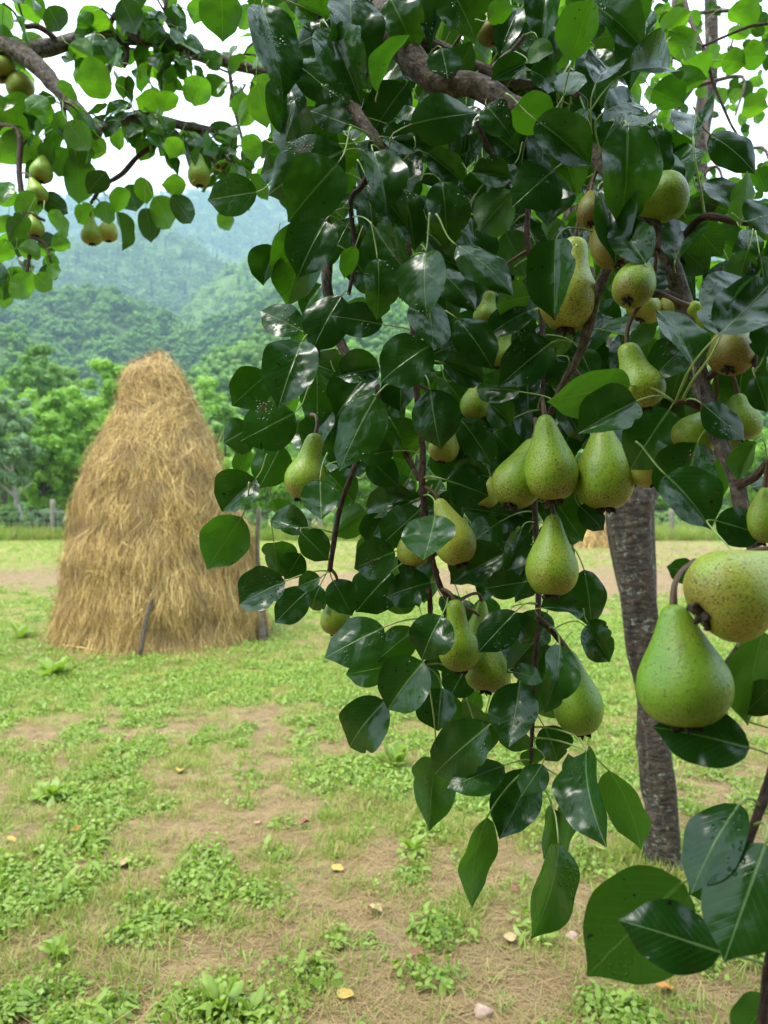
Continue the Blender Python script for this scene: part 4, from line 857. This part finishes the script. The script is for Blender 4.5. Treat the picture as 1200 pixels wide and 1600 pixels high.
limb(0, 'twig', [(670, 920, .87), (672, 960, .88), (664, 1040, .87)], [9, 8, 5], M_TWIG, 8)
limb(0, 'twig', [(820, 55, .88), (800, 80, .88), (768, 122, .88)], [7, 9, 10], M_TWIG, 8)
limb(0, 'twig', [(745, 190, .89), (770, 245, .9), (800, 300, .9)], [8, 7, 5], M_TWIG, 8)
limb(0, 'branch', [(1000, 330, .77), (962, 392, .79), (935, 455, .80), (910, 542, .82), (880, 600, .84), (862, 640, .85)], [18, 17, 17, 15, 12, 9], M_LIMB)
limb(0, 'twig', [(826, 310, .9), (824, 380, .9), (840, 450, .9), (850, 560, .89), (845, 640, .88)], [10, 9, 8, 7, 6], M_TWIG, 8)
limb(0, 'twig', [(862, 640, .85), (838, 700, .88), (836, 800, .88), (842, 900, .87), (840, 970, .86), (834, 1080, .85), (830, 1180, .84), (828, 1200, .84)], [9, 9, 9, 10, 10, 8, 6, 4], M_TWIG, 8)
limb(0, 'twig', [(840, 965, .86), (862, 985, .86), (890, 1020, .86)], [11, 11, 9], M_TWIG, 8)
limb(0, 'twig', [(1045, 405, .74), (1085, 350, .74), (1110, 338, .73), (1150, 346, .72), (1210, 352, .72)], [10, 11, 12, 12, 10], M_TWIG, 8)
limb(0, 'twig', [(1075, 500, .72), (1055, 465, .72), (1020, 458, .71), (1004, 464, .71)], [14, 14, 14, 12], M_TWIG, 8)
limb(0, 'twig', [(1103, 640, .70), (1075, 628, .69), (1055, 630, .69)], [14, 12, 9], M_TWIG, 8)
limb(0, 'twig', [(1150, 760, .66), (1180, 745, .63), (1200, 720, .62)], [14, 13, 10], M_TWIG, 8)
limb(0, 'twig', [(1095, 600, .70), (1140, 560, .69), (1175, 545, .68), (1180, 580, .67)], [12, 12, 11, 9], M_TWIG, 8)
limb(0, 'branch', [(1162, 830, .65), (1215, 930, .6), (1240, 1060, .55), (1212, 1190, .51), (1178, 1290, .49), (1158, 1350, .48)], [20, 20, 19, 17, 14, 10], M_TWIG, 8)
limb(0, 'twig', [(1240, 1060, .55), (1235, 1350, .48), (1203, 1490, .46), (1190, 1600, .45), (1180, 1680, .45)], [16, 16, 15, 14, 10], M_TWIG, 8)
limb(0, 'twig', [(1222, 960, .58), (1180, 975, .57), (1140, 1030, .55), (1126, 1052, .55)], [9, 8, 9, 10], M_TWIG, 8)
limb(0, 'twig', [(1215, 905, .6), (1140, 872, .57), (1098, 874, .56)], [9, 9, 8], M_TWIG, 8)
limb(0, 'twig', [(1060, -60, 1.7), (1075, 20, 1.6), (1100, 80, 1.5), (1115, 130, 1.5), (1140, 190, 1.5), (1155, 215, 1.5)], [7, 7, 6, 5, 4, 3], M_TWIG, 6)
limb(0, 'twig', [(1098, 72, 1.5), (1130, 58, 1.5), (1170, 42, 1.5), (1215, 35, 1.5)], [4, 4, 5, 5], M_TWIG, 6)
limb(0, 'branch', [(1030, 420, 3.4), (1040, 200, 3.5), (1050, 60, 3.5), (1062, -120, 3.5)], [14, 10, 9, 7], M_LIMB, 8)
for k, (px, py, d) in enumerate([(1160, 120, 3.0), (1190, 230, 2.8), (1120, 260, 3.2), (1080, 180, 3.4), (1150, 20, 3.3), (1020, 40, 3.3), (960, 80, 3.0), (880, 60, 2.8), (760, 60, 2.6), (680, 240, 2.4), (560, 60, 2.4), (480, 120, 2.2), (450, 220, 2.2), (780, 420, 2.0), (740, 500, 2.0)]):
    limb(0, 'twig', [(1100 if px > 1000 else 850, 110 if px > 1000 else 150, 3.5 if px > 1000 else 3.0), ((px + 1000) / 2 + 20 * math.sin(k), py + 15, (d + 3.3) / 2), (px, py, d), (px - 30 + 60 * rl.random(), py + 60, d - .1)], [9, 7, 5, 3], M_TWIG, 6)
# left tree: limbs come from a trunk beyond the left edge
LTL = lt.location
tube('trunk', [(LTL.x + .05, LTL.y, -.1), (LTL.x, LTL.y, .6), (LTL.x + .04, LTL.y, 1.3), (LTL.x + .12, LTL.y, 1.9), (LTL.x + .3, LTL.y, 2.35)], [.13, .10, .09, .08, .06], M_BARK, lt, 5, 14, .2, 3, LTL)
limb(1, 'limb', [(-720, -20, 2.05), (-400, 20, 2.0), (-120, 45, 1.95), (-10, 66, 1.9), (45, 92, 1.87), (90, 138, 1.85), (128, 182, 1.83), (153, 211, 1.82)], [38, 36, 32, 30, 29, 25, 22, 19], M_LIMB, 12)
limb(1, 'branch', [(30, 80, 1.89), (75, 74, 1.93), (125, 61, 1.95), (200, 58, 1.97), (260, 66, 1.98), (320, 86, 2.0), (372, 102, 2.02), (430, 118, 2.05)], [22, 25, 24, 22, 22, 20, 17, 12], M_LIMB)
limb(1, 'branch', [(100, 150, 1.86), (150, 196, 1.9), (190, 190, 1.95), (230, 185, 1.97), (285, 196, 2.0), (335, 204, 2.02)], [14, 15, 15, 15, 14, 11], M_LIMB)
for lst, wd in [([(278, 206, 2.0), (240, 228, 2.0), (215, 245, 2.0), (190, 272, 2.0), (163, 288, 2.0)], [9, 8, 8, 8, 6]), ([(80, 75, 1.93), (85, 60, 1.92), (60, 42, 1.9), (35, 42, 1.9)], [12, 10, 9, 7]),
    ([(172, 60, 1.96), (172, 40, 1.96), (180, 20, 1.95)], [9, 8, 8]), ([(198, 66, 1.97), (198, 90, 1.96), (194, 106, 1.96)], [8, 7, 5]), ([(282, 75, 1.99), (283, 100, 1.98), (283, 120, 1.98)], [7, 6, 5]),
    ([(358, 105, 2.0), (365, 160, 2.0), (375, 205, 2.0), (388, 250, 2.0)], [6, 6, 5, 4]), ([(318, 203, 2.0), (322, 235, 1.98), (342, 262, 1.97)], [6, 6, 5]), ([(95, 150, 1.86), (100, 180, 1.86), (104, 200, 1.86)], [7, 6, 5]),
    ([(-20, 195, 1.9), (28, 205, 1.87), (30, 270, 1.86), (38, 330, 1.85), (50, 365, 1.85), (46, 400, 1.85), (42, 425, 1.85)], [9, 9, 9, 8, 7, 6, 5]), ([(50, 370, 1.85), (70, 382, 1.85), (80, 410, 1.85)], [6, 5, 4]), ([(40, 330, 1.85), (70, 345, 1.85)], [5, 4]), ([(163, 288, 2.0), (150, 305, 2.0), (142, 318, 2.0)], [6, 6, 5]), ([(258, 20, 1.95), (262, -40, 1.95)], [6, 7])]:
    limb(1, 'twig', lst, wd, M_TWIG, 8)
# unseen leafy roof and trees added behind the camera to shade the near leaves
for k, (lx, ly, lz, w_, h_) in enumerate([(.7, -2.0, 2.3, 4.0, 2.2)]):
    rf = link(bpy.data.objects.new('leaves', crown_mesh('leaves', M_TREED, w_, h_, 100, 110, .085, 300 + k, True)), pt); rf['kind'] = 'stuff'; rf.location = Vector((lx, ly, lz)) - pt.location
for k, (lx, ly, w_, h_) in enumerate([(-1.6, -4.2, 3.6, 4.2), (1.7, -4.6, 3.8, 4.5), (-4.6, -4.0, 3.4, 4.0), (4.8, -3.6, 3.6, 4.4), (-.2, -8, 5, 5.5)]):
    make_tree(Vector((lx, ly, 0)), h_, w_, M_TREED, ['leafy orchard tree behind the viewer, left of the middle', 'leafy orchard tree behind the viewer, right of the middle', 'leafy orchard tree behind and far left of the viewer', 'leafy orchard tree behind and far right of the viewer', 'tallest orchard tree, in the second row behind the viewer'][k], 'orchard trees behind the viewer', seed=90 + k, leaf=.12, clumps=110, per=90, th=.16)
# carry the crown's hidden twigs so that leaves beyond the frame have something to hang on
ANA = [np.array([list(v) for v in a]) for a in ANCH]

# leaf clusters on short spurs along the left tree's branches
def spurs(tree, n, d_lo, reach, per, lo, hi, ok):
    A = ANA[tree]; k = 0; tries = 0
    while k < n and tries < 5000:
        tries += 1; a = A[rl.randrange(len(A))]
        e = a + np.array([rl.gauss(0, 1), rl.gauss(0, .7), rl.gauss(0, 1)]) * reach
        v = Vector(e) - CAMP; yd = v.y * CT - v.z * ST; px = CX + v.x / yd * F_PX; py = CY - (v.z * CT + v.y * ST) / yd * F_PX
        if not ok(px, py): continue
        k += 1; m_ = (a + e) / 2 + np.array([0, 0, .01])
        tube('spur', [a, m_, e], [.0028, .0022, .003], M_TWIG, TREES[tree], 3, 6, 0, 0, TREES[tree].location)
        ANCH[tree].append(Vector(e)); nl = rl.randint(*per)
        for q in range(nl):
            an = q * 6.28 / nl + rl.uniform(-.5, .5); dr = Vector((math.cos(an), math.sin(an), rl.uniform(-.9, .25))).normalized(); pt_ = rl.uniform(.02, .05)
            ax = (dr + Vector((0, 0, -rl.uniform(.2, 1.0)))).normalized(); n_ = Vector((rl.gauss(0, .5), rl.gauss(0, .5), 1)); xx = ax.cross(n_).normalized(); n_ = xx.cross(ax); L = rl.uniform(lo, hi)
            LEAVES.append(dict(b=Vector(e) + dr * pt_, ax=ax, x=xx, n=n_, L=L, W=L * rl.uniform(.58, .72), k=rl.randrange(12), m=M_LEAFB if rl.random() < .4 else M_LEAFM, tree=tree, d=yd, size=(L * F_PX / yd) ** 2 * .5, px=(px, py)))
spurs(1, 50, 0, .06, (3, 6), .052, .08, lambda px, py: -60 < px < 430 and -60 < py < 300 and not (150 < px < 300 and 215 < py))
ANA = [np.array([list(v) for v in a]) for a in ANCH]

# leaves: the 300 that show largest on each tree are parts; the rest of that tree is one part
def bez(a, b_, c, d, n):
    t = np.linspace(0, 1, n)[:, None]; return (1 - t) ** 3 * a + 3 * (1 - t) ** 2 * t * b_ + 3 * (1 - t) * t * t * c + t ** 3 * d
def petiole_arrays(lf, n=5, sides=5):
    b0 = np.array(lf['b']); ax = np.array(lf['ax']); A = ANA[lf['tree']]
    v = A - b0; dist = np.linalg.norm(v, axis=1); cosv = (v @ -ax) / (dist + 1e-6)
    score = dist * (1.35 - .55 * cosv); score[dist < .012] = 9
    i_ = int(np.argmin(score)); lim = 1.35 * lf['L']
    if dist[i_] < lim: e = A[i_]
    else: e = b0 + (-ax * .6 + np.array([0, 0, .55]) + np.array([rl.uniform(-.3, .3), rl.uniform(-.2, .4), 0])) * lf['L'] * .55
    q = np.linalg.norm(e - b0); pts = bez(b0 + ax * .02 * lf['L'], b0 - ax * q * .4, e + (b0 - e) * .25 + np.array([0, 0, .12 * q]), e, n)
    r = .00075 * (.6 + lf['L'] / .12)
    return tube_arrays(list(pts), [r * .85, r * .9, r, r, r * 1.3], 2, sides)
for ti in (0, 1):
    L_ = sorted([l for l in LEAVES if l['tree'] == ti], key=lambda l: -l['size'] / (1 if -80 < l['px'][0] < 1260 and -60 < l['px'][1] else 50))
    root = TREES[ti]; o0 = root.location
    for l in L_[:300]:
        ob = bpy.data.objects.new('leaf', leaf_mesh(l['k'], l['m'])); link(ob, root)
        s = l['W'] / .68; q = Matrix(((l['x'].x * s, l['ax'].x * l['L'], l['n'].x * l['L'], l['b'].x - o0.x), (l['x'].y * s, l['ax'].y * l['L'], l['n'].y * l['L'], l['b'].y - o0.y), (l['x'].z * s, l['ax'].z * l['L'], l['n'].z * l['L'], l['b'].z - o0.z), (0, 0, 0, 1)))
        ob.matrix_local = q
        pv, pf, pu = petiole_arrays(l)
        inv = np.array(q.inverted()); pv = pv - np.array(o0); pv = pv @ inv[:3, :3].T + inv[:3, 3]
        link(bpy.data.objects.new('petiole', mesh_from('petiole', pv, pf, [M_PET], True, pu)), ob)
    for m_ in (M_LEAF, M_LEAFM, M_LEAFB):
        parts, pets = [], []
        for l in L_[300:]:
            if l['m'] != m_: continue
            V, Fq, UV = LP[l['k']]; s = l['W'] / .68
            W_ = V[:, :1] * np.array(l['x']) * s + V[:, 1:2] * np.array(l['ax']) * l['L'] + V[:, 2:] * np.array(l['n']) * l['L'] + np.array(l['b'] - o0)
            parts.append((W_, Fq, UV))
            if l['k'] >= 0: pv, pf, pu = petiole_arrays(l, 5, 4); pets.append((pv - np.array(o0), pf, pu))
        if not parts: continue
        V, Fq, UV = join_arrays(parts); ob = link(bpy.data.objects.new('leaves', mesh_from('leaves', V, Fq, [m_], True, UV)), root); ob['kind'] = 'stuff'
        V, Fq, UV = join_arrays(pets); pb = link(bpy.data.objects.new('petioles', mesh_from('petioles', V, Fq, [M_PET], True, UV)), ob); pb['kind'] = 'stuff'

# ------------------------------------------------------------------ pears
def pear_body(kind, seed):
    rg = random.Random(seed)
    prof = {'pyriform': [(0, .05), (.015, .14), (.05, .24), (.12, .325), (.22, .382), (.33, .40), (.44, .378), (.55, .325), (.66, .258), (.77, .198), (.87, .152), (.94, .12), (.985, .075), (1, .02)],
            'round': [(0, .05), (.015, .16), (.05, .28), (.12, .37), (.23, .435), (.36, .455), (.50, .43), (.63, .36), (.75, .275), (.85, .21), (.93, .155), (.98, .09), (1, .02)],
            'long': [(0, .05), (.012, .13), (.05, .22), (.12, .30), (.22, .352), (.32, .362), (.43, .335), (.53, .27), (.63, .21), (.74, .18), (.85, .168), (.93, .148), (.98, .095), (1, .02)]}[kind]
    zz = np.array([p[0] for p in prof]); rr = np.array([p[1] for p in prof]); z = np.concatenate([[0, .006, .02, .045], np.linspace(.08, .93, 22), [.96, .98, .993, 1]]); r = np.interp(z, zz, rr)
    r = np.convolve(np.pad(r, 1, mode='edge'), [.2, .6, .2], 'valid'); r[0] = .02; r[-1] = .015
    z = z.copy(); z[0] += .035; z[1] += .02                       # calyx basin
    n = 28; th = np.arange(n) * 2 * np.pi / n; T, Z_ = np.meshgrid(th, z)
    lump = 1 + .16 * (fbm(np.cos(T) * .9 + 7 + seed, np.sin(T) * .9 + Z_ * 1.5, seed, 2) - .5) * 2 * .6
    bx = .05 * math.cos(seed) * np.clip(z - .4, 0, 1) ** 1.5 * 2; by = .05 * math.sin(seed * 1.7) * np.clip(z - .4, 0, 1) ** 1.5 * 2
    V = np.stack([np.cos(T) * r[:, None] * lump + bx[:, None], np.sin(T) * r[:, None] * lump + by[:, None], Z_], -1).reshape(-1, 3)
    m_ = len(z); i_ = np.arange(m_ - 1)[:, None] * n; j = np.arange(n)[None]; j2 = (j + 1) % n
    return V, np.stack([i_ + j, i_ + j2, i_ + n + j2, i_ + n + j], -1).reshape(-1, 4), (bx[-1], by[-1]), max(r)
def pear(top, bot, wpx, d, kind, skin, label, tilt=0.0, stalk=None, tree=0, seed=1, group=None):
    """top = stalk end, bot = calyx end in photo pixels; tilt = how much nearer (m) the calyx end is"""
    a = P(bot[0], bot[1], d - tilt); b_ = P(top[0], top[1], d); ax = b_ - a; L = ax.length; ax.normalize()
    x = ax.cross(Vector((0, 1, 0)) if abs(ax.y) < .9 else Vector((1, 0, 0))).normalized(); x = (Matrix.Rotation(seed * 1.9, 3, ax) @ x); y = ax.cross(x)
    V, Fq, (ox, oy), mr_ = pear_body(kind, seed); s = wpx * d / F_PX / (2 * mr_)
    me = mesh_from('pear', V, Fq, [M_PEAR[skin]], True)
    ob = link(bpy.data.objects.new('pear', me)); tag(ob, label, 'pear', group or 'pears hanging on the pear trees')
    ob.matrix_world = Matrix(((x.x * s, y.x * s, ax.x * L, a.x), (x.y * s, y.y * s, ax.y * L, a.y), (x.z * s, y.z * s, ax.z * L, a.z), (0, 0, 0, 1)))
    M = ob.matrix_world.copy(); inv = np.array(M.inverted())
    # stalk up to the nearest branch
    st = M @ Vector((ox, oy, .985)); A = ANA[tree]
    if stalk: e = P(*stalk)
    else:
        v = A - np.array(st); ds = np.linalg.norm(v, axis=1); sc = ds - .6 * (v @ np.array(ax)) ; sc[ds < .02] = 9; k_ = int(np.argmin(sc)); e = Vector(A[k_]) if ds[k_] < .09 else st + ax * .03 + Vector((0, .01, .012))
    q = (e - st).length; pts = bez(np.array(st - ax * .004), np.array(st + ax * q * .45), np.array(e + (st - e) * .3 + Vector((0, 0, .1 * q))), np.array(e), 5)
    pv, pf, pu = tube_arrays(list(pts), [.0030, .0020, .0018, .0020, .0028], 3, 8); pv = pv @ inv[:3, :3].T + inv[:3, 3]
    link(bpy.data.objects.new('stalk', mesh_from('stalk', pv, pf, [M_STALK], True, pu)), ob)
    # calyx: dried sepals in the basin
    parts = []
    for k in range(5):
        t_ = k * 1.2566 + seed; c, s_ = math.cos(t_), math.sin(t_)
        parts.append(tube_arrays([(c * .03, s_ * .03, .045), (c * .07, s_ * .07, .0), (c * .125, s_ * .125, -.012), (c * .10, s_ * .10, -.045)], [.035, .034, .022, .006], 2, 6))
    parts.append(tube_arrays([(0, 0, .07), (0, 0, .03), (0, 0, .012)], [.09, .085, .03], 2, 8))
    pv, pf, pu = join_arrays(parts)
    link(bpy.data.objects.new('calyx', mesh_from('calyx', pv, pf, [M_CALYX], True, pu)), ob)
    return ob
PEARS = [
((490,676),(471,781),62,.86,'long','green','leftmost pear of the drooping branch, dark leaf over its brown speckled base',.0),
((851,648),(866,783),86,.80,'pyriform','green','front pear of the central hanging trio, single dark spot on its side',.0),
((828,684),(797,791),74,.84,'pyriform','green','left pear of the central trio, tilted with a dark brown calyx end',.02),
((938,664),(948,797),92,.81,'round','green','right and plumpest pear of the central trio, wet drops running down it',.01),
((864,803),(860,932),80,.81,'pyriform','green','heavily speckled pear hanging alone just below the central trio',.01),
((888,1018),(912,1147),76,.84,'pyriform','clean','smooth pear low on the hanging twig, dark glossy leaf over its left side',.0),
((688,778),(722,882),66,.86,'pyriform','yellow','yellow-green pear behind the round glossy leaf at the middle of the branch',.01),
((655,815),(642,885),52,.88,'round','yellow','pear half hidden left of the round glossy leaf, low end showing',.0),
((712,936),(720,1049),64,.86,'long','green','long-necked speckled pear on the twig below the yellow-green pear',.0),
((752,938),(745,1030),50,.90,'pyriform','green','pear tucked behind the long-necked speckled pear',.0),
((766,1000),(758,1082),70,.90,'round','green','pear lowest in the low middle cluster, showing under curled leaves',.02),
((902,368),(884,517),92,.82,'long','yellow','tall long-necked pear high in the tree with an oval leaf lying over it',.0),
((985,318),(1071,300),78,.75,'round','green','fat pear turned sideways high on the right, calyx pointing right',.0),
((925,300),(922,350),44,.80,'round','russet','orange-brown rotting pear end showing between leaves high in the tree',.02),
((930,345),(968,412),62,.79,'round','russet','russet pear with black calyx above the grey diagonal twig',.02),
((1005,408),(980,470),66,.73,'round','green','green pear facing the viewer with its dark calyx beside the red-brown spur',.025),
((1018,455),(1000,500),58,.78,'round','yellow','yellow pear under the calyx-facing green pear',.0),
((1050,455),(1045,505),50,.78,'round','yellow','small yellow pear behind the yellow withering leaf',.0),
((984,534),(1006,640),76,.72,'long','green','wet long pear on a thick brown stalk above the star of leaf stems',.0),
((1075,478),(1118,496),48,.70,'long','green','small pear with a thin neck pointing left, half behind the big wet leaf',.0),
((1150,505),(1138,578),72,.70,'round','russet','dark russet pear below the big wet leaf at the right',.02),
((1110,645),(1070,705),72,.73,'round','green','green pear behind the main drooping branch, dark leaf under it',.0),
((1150,615),(1160,690),66,.70,'round','green','green pear right of the main drooping branch',.0),
((1145,680),(1150,735),40,.70,'round','yellow','lower pear right of the main drooping branch, mostly covered by a leaf',.0),
((1000,690),(1025,757),64,.80,'round','yellow','yellow-brown pear peeping out under the big black-green leaf',.02),
((1057,944),(1074,1136),142,.52,'pyriform','clean','largest and nearest smooth green pear hanging by a curved brown stalk',.01),
((1235,868),(1094,962),150,.50,'pyriform','yellow','big pale pear lying sideways at the right edge, calyx to the lower left',.01),
((530,930),(522,992),46,.92,'round','green','pale pear hidden behind the lowest left leaves of the branch',.0),
((790,510),(778,575),42,.92,'long','green','slim pear showing between leaves below the green curled leaf',.0),
((765,455),(757,512),42,.92,'long','green','pear among the middle leaves above the slim one',.0),
((745,595),(740,655),46,.92,'round','green','pear behind leaves above the left pear of the trio',.0),
((700,660),(690,722),48,.92,'round','yellow','yellowish pear behind the pointed leaf near the brown spur',.0),
((770,745),(755,792),40,.90,'round','yellow','small yellow pear bottom peeping left of the trio',.0),
((1195,760),(1190,850),50,.62,'round','green','green pear cut by the right edge above the big pale pear',.0),
((765,20),(775,66),52,.95,'round','russet','yellow-brown pear near the top edge of the picture',.0),
((805,85),(795,140),46,1.0,'round','clean','pale green pear behind the thick grey branch',.0),
]
ANCHB = len(PEARS)
for k, (a, b_, wp, d, kind, skin, label, tilt) in enumerate(PEARS):
    stalk = {25: (1086, 878, .56), 1: (846, 628, .86), 2: (836, 655, .87), 0: (487, 648, .91), 4: (853, 792, .87), 18: (1008, 466, .71)}.get(k)
    pear(a, b_, wp, d, kind, skin, label, tilt, stalk, 0, k + 1)
LPEARS = [((308,240),(312,291),36,1.95,'pyriform','green','wet pear hanging under the horizontal left branch'),((335,238),(350,262),30,2.0,'round','green','pale pear just right of the wet one under the left branch'),
((66,238),(64,285),36,1.87,'pyriform','green','upper pear of the hanging string at the far left'),((50,278),(62,317),34,1.85,'pyriform','green','middle speckled pear of the hanging string at the far left'),((48,325),(56,370),30,1.86,'long','green','lowest pear of the hanging string at the far left, among leaves'),
((142,340),(144,382),33,1.98,'pyriform','green','left of the two small pears hanging side by side against the hills'),((166,340),(170,377),31,2.0,'round','yellow','right and browner of the two small pears hanging side by side'),
((-10,85),(6,122),46,1.9,'round','yellow','large yellow pear at the left edge under the thick limb'),((20,110),(38,150),44,1.92,'round','yellow','yellow-green pear tucked below the fork of the thick limb')]
for k, (a, b_, wp, d, kind, skin, label) in enumerate(LPEARS): pear(a, b_, wp, d, kind, skin, label, .005, None, 1, 60 + k)

# ------------------------------------------------------------------ fallen leaves, stones and larger weeds on the meadow
M_FY = plain('fallen_leaf_yellow', (0.38, 0.25, 0.045), .6); M_FT = plain('fallen_leaf_tan', (0.34, 0.235, 0.11), .7); M_FR = plain('fallen_leaf_rust', (0.16, 0.055, 0.025), .6); M_FO = plain('fallen_leaf_orange', (0.40, 0.15, 0.025), .6)
for k, (px, py, L, m_, lab) in enumerate([(184, 1363, .10, M_FT, 'tan curled dead leaf lying among the weeds at the lower left'), (1052, 1553, .07, M_FO, 'orange fallen leaf below the big near leaves'), (519, 1359, .06, M_FY, 'bright yellow fallen leaf in the grass'),
    (280, 1211, .07, M_FY, 'yellow fallen leaf on the meadow before the haystack'), (127, 1297, .05, M_FO, 'small orange-red fallen leaf left of the tan curled one'), (10, 1316, .06, M_FY, 'yellow fallen leaf at the left edge of the meadow'), (401, 1293, .05, M_FT, 'pale tan fallen leaf on bare soil'),
    (484, 1291, .05, M_FR, 'dark rust fallen leaf on bare soil'), (527, 1557, .06, M_FY, 'narrow yellow fallen leaf near the bottom edge'), (253, 1432, .05, M_FO, 'orange fallen leaf by the straw patch'), (812, 1393, .05, M_FR, 'rust red fallen leaf under the longest hanging leaf'), (575, 1425, .06, M_FT, 'tan dead leaf right of the yellow one'),
    (800, 1480, .06, M_FT, 'pale dead leaf near the leaf with the pointed tip'), (260, 1180, .05, M_FY, 'small yellow leaf low in the weeds before the haystack'), (640, 1490, .06, M_FR, 'dark curled dead leaf in the middle of the foreground')]):
    q = G(px, py); me = mesh_from('fallen_leaf', LP[(k * 5) % 12][0], LP[(k * 5) % 12][1], [m_], True, LP[0][2]); o = link(bpy.data.objects.new('fallen_leaf', me)); tag(o, lab, 'fallen leaf', 'fallen leaves on the meadow')
    o.location = (q.x, q.y, float(zg(q.x, q.y)) + .02); o.scale = (L, L, L); o.rotation_euler = (R(8), R(10 * math.sin(k)), k * 2.1)
M_STONE = plain('stone', (0.36, 0.25, 0.19), .8, .2, .3, 90)
for k, (px, py, r_, lab) in enumerate([(755, 1586, .024, 'rounded pinkish stone near the bottom edge'), (893, 1467, .022, 'reddish stone beside the tip of the longest hanging leaf'), (262, 1257, .02, 'pale stone in the weeds before the haystack')]):
    bm = bmesh.new(); bmesh.ops.create_icosphere(bm, subdivisions=2, radius=1)
    for v in bm.verts: v.co *= 1 + .22 * math.sin(v.co.x * 3 + k) * math.cos(v.co.y * 2.6 + v.co.z * 2)
    me = bpy.data.meshes.new('stone'); bm.to_mesh(me); bm.free(); me.materials.append(M_STONE); me.polygons.foreach_set('use_smooth', [True] * len(me.polygons))
    q = G(px, py); o = link(bpy.data.objects.new('stone', me)); o.location = (q.x, q.y, r_ * .35); o.scale = (r_ * 1.2, r_, r_ * .8); o.rotation_euler.z = k; tag(o, lab, 'stone')
def weed(px, py, h, n, L, lab, seed):
    q = G(px, py); root = empty('weed_plant', (q.x, q.y, float(zg(q.x, q.y)))); tag(root, lab, 'weed', 'larger weeds standing out of the meadow'); rg = random.Random(seed)
    for k in range(n):
        a = k * 2.4 + rg.uniform(-.3, .3); el = rg.uniform(.35, 1.15); ln = L * rg.uniform(.7, 1.15); me = leaf_mesh((k * 3 + seed) % 12, M_WEED); o = link(bpy.data.objects.new('leaf', me), root)
        o.location = (math.cos(a) * .01, math.sin(a) * .01, rg.uniform(0, h * .5)); o.scale = (ln * .62, ln, ln); o.rotation_euler = (el, 0, a - math.pi / 2)
weed(85, 1058, .10, 14, .20, 'broad leaved dark green weed standing left before the haystack', 1)
weed(616, 1200, .10, 14, .13, 'broad leaved weed rosette left of the hanging leaf cluster', 2)
weed(643, 1335, .06, 12, .085, 'small bright weed rosette below the hanging leaves', 3)
weed(35, 998, .08, 12, .18, 'dark weed clump at the left edge beside the haystack', 4)
weed(345, 1585, .08, 16, .09, 'lush weed clump at the bottom edge of the meadow', 5)
weed(80, 1250, .06, 13, .10, 'bright weed clump at the left of the meadow', 6)
weed(395, 1590, .06, 14, .07, 'fresh weed at the bottom edge right of the lush clump', 7)
weed(90, 1500, .05, 12, .075, 'low weed at the lower left corner of the meadow', 8)

# ------------------------------------------------------------------ air
bm = bmesh.new(); bmesh.ops.create_cube(bm, size=1)
me = bpy.data.meshes.new('haze'); bm.to_mesh(me); bm.free()
hz = link(bpy.data.objects.new('haze', me)); TOP = 640.0
hz.scale = (3100, 2300, TOP + 1.6); hz.location = (0, 880, (TOP - 1.6) / 2); tag(hz, kind='stuff')
m, n, o = mat('haze_air'); pv_ = n.nodes.new('ShaderNodeVolumePrincipled'); pv_.inputs['Color'].default_value = (0.56, 0.82, 1.0, 1); pv_.inputs['Density'].default_value = 0.00042; pv_.inputs['Anisotropy'].default_value = 0.2
n.links.new(pv_.outputs[0], o.inputs['Volume']); me.materials.append(m)
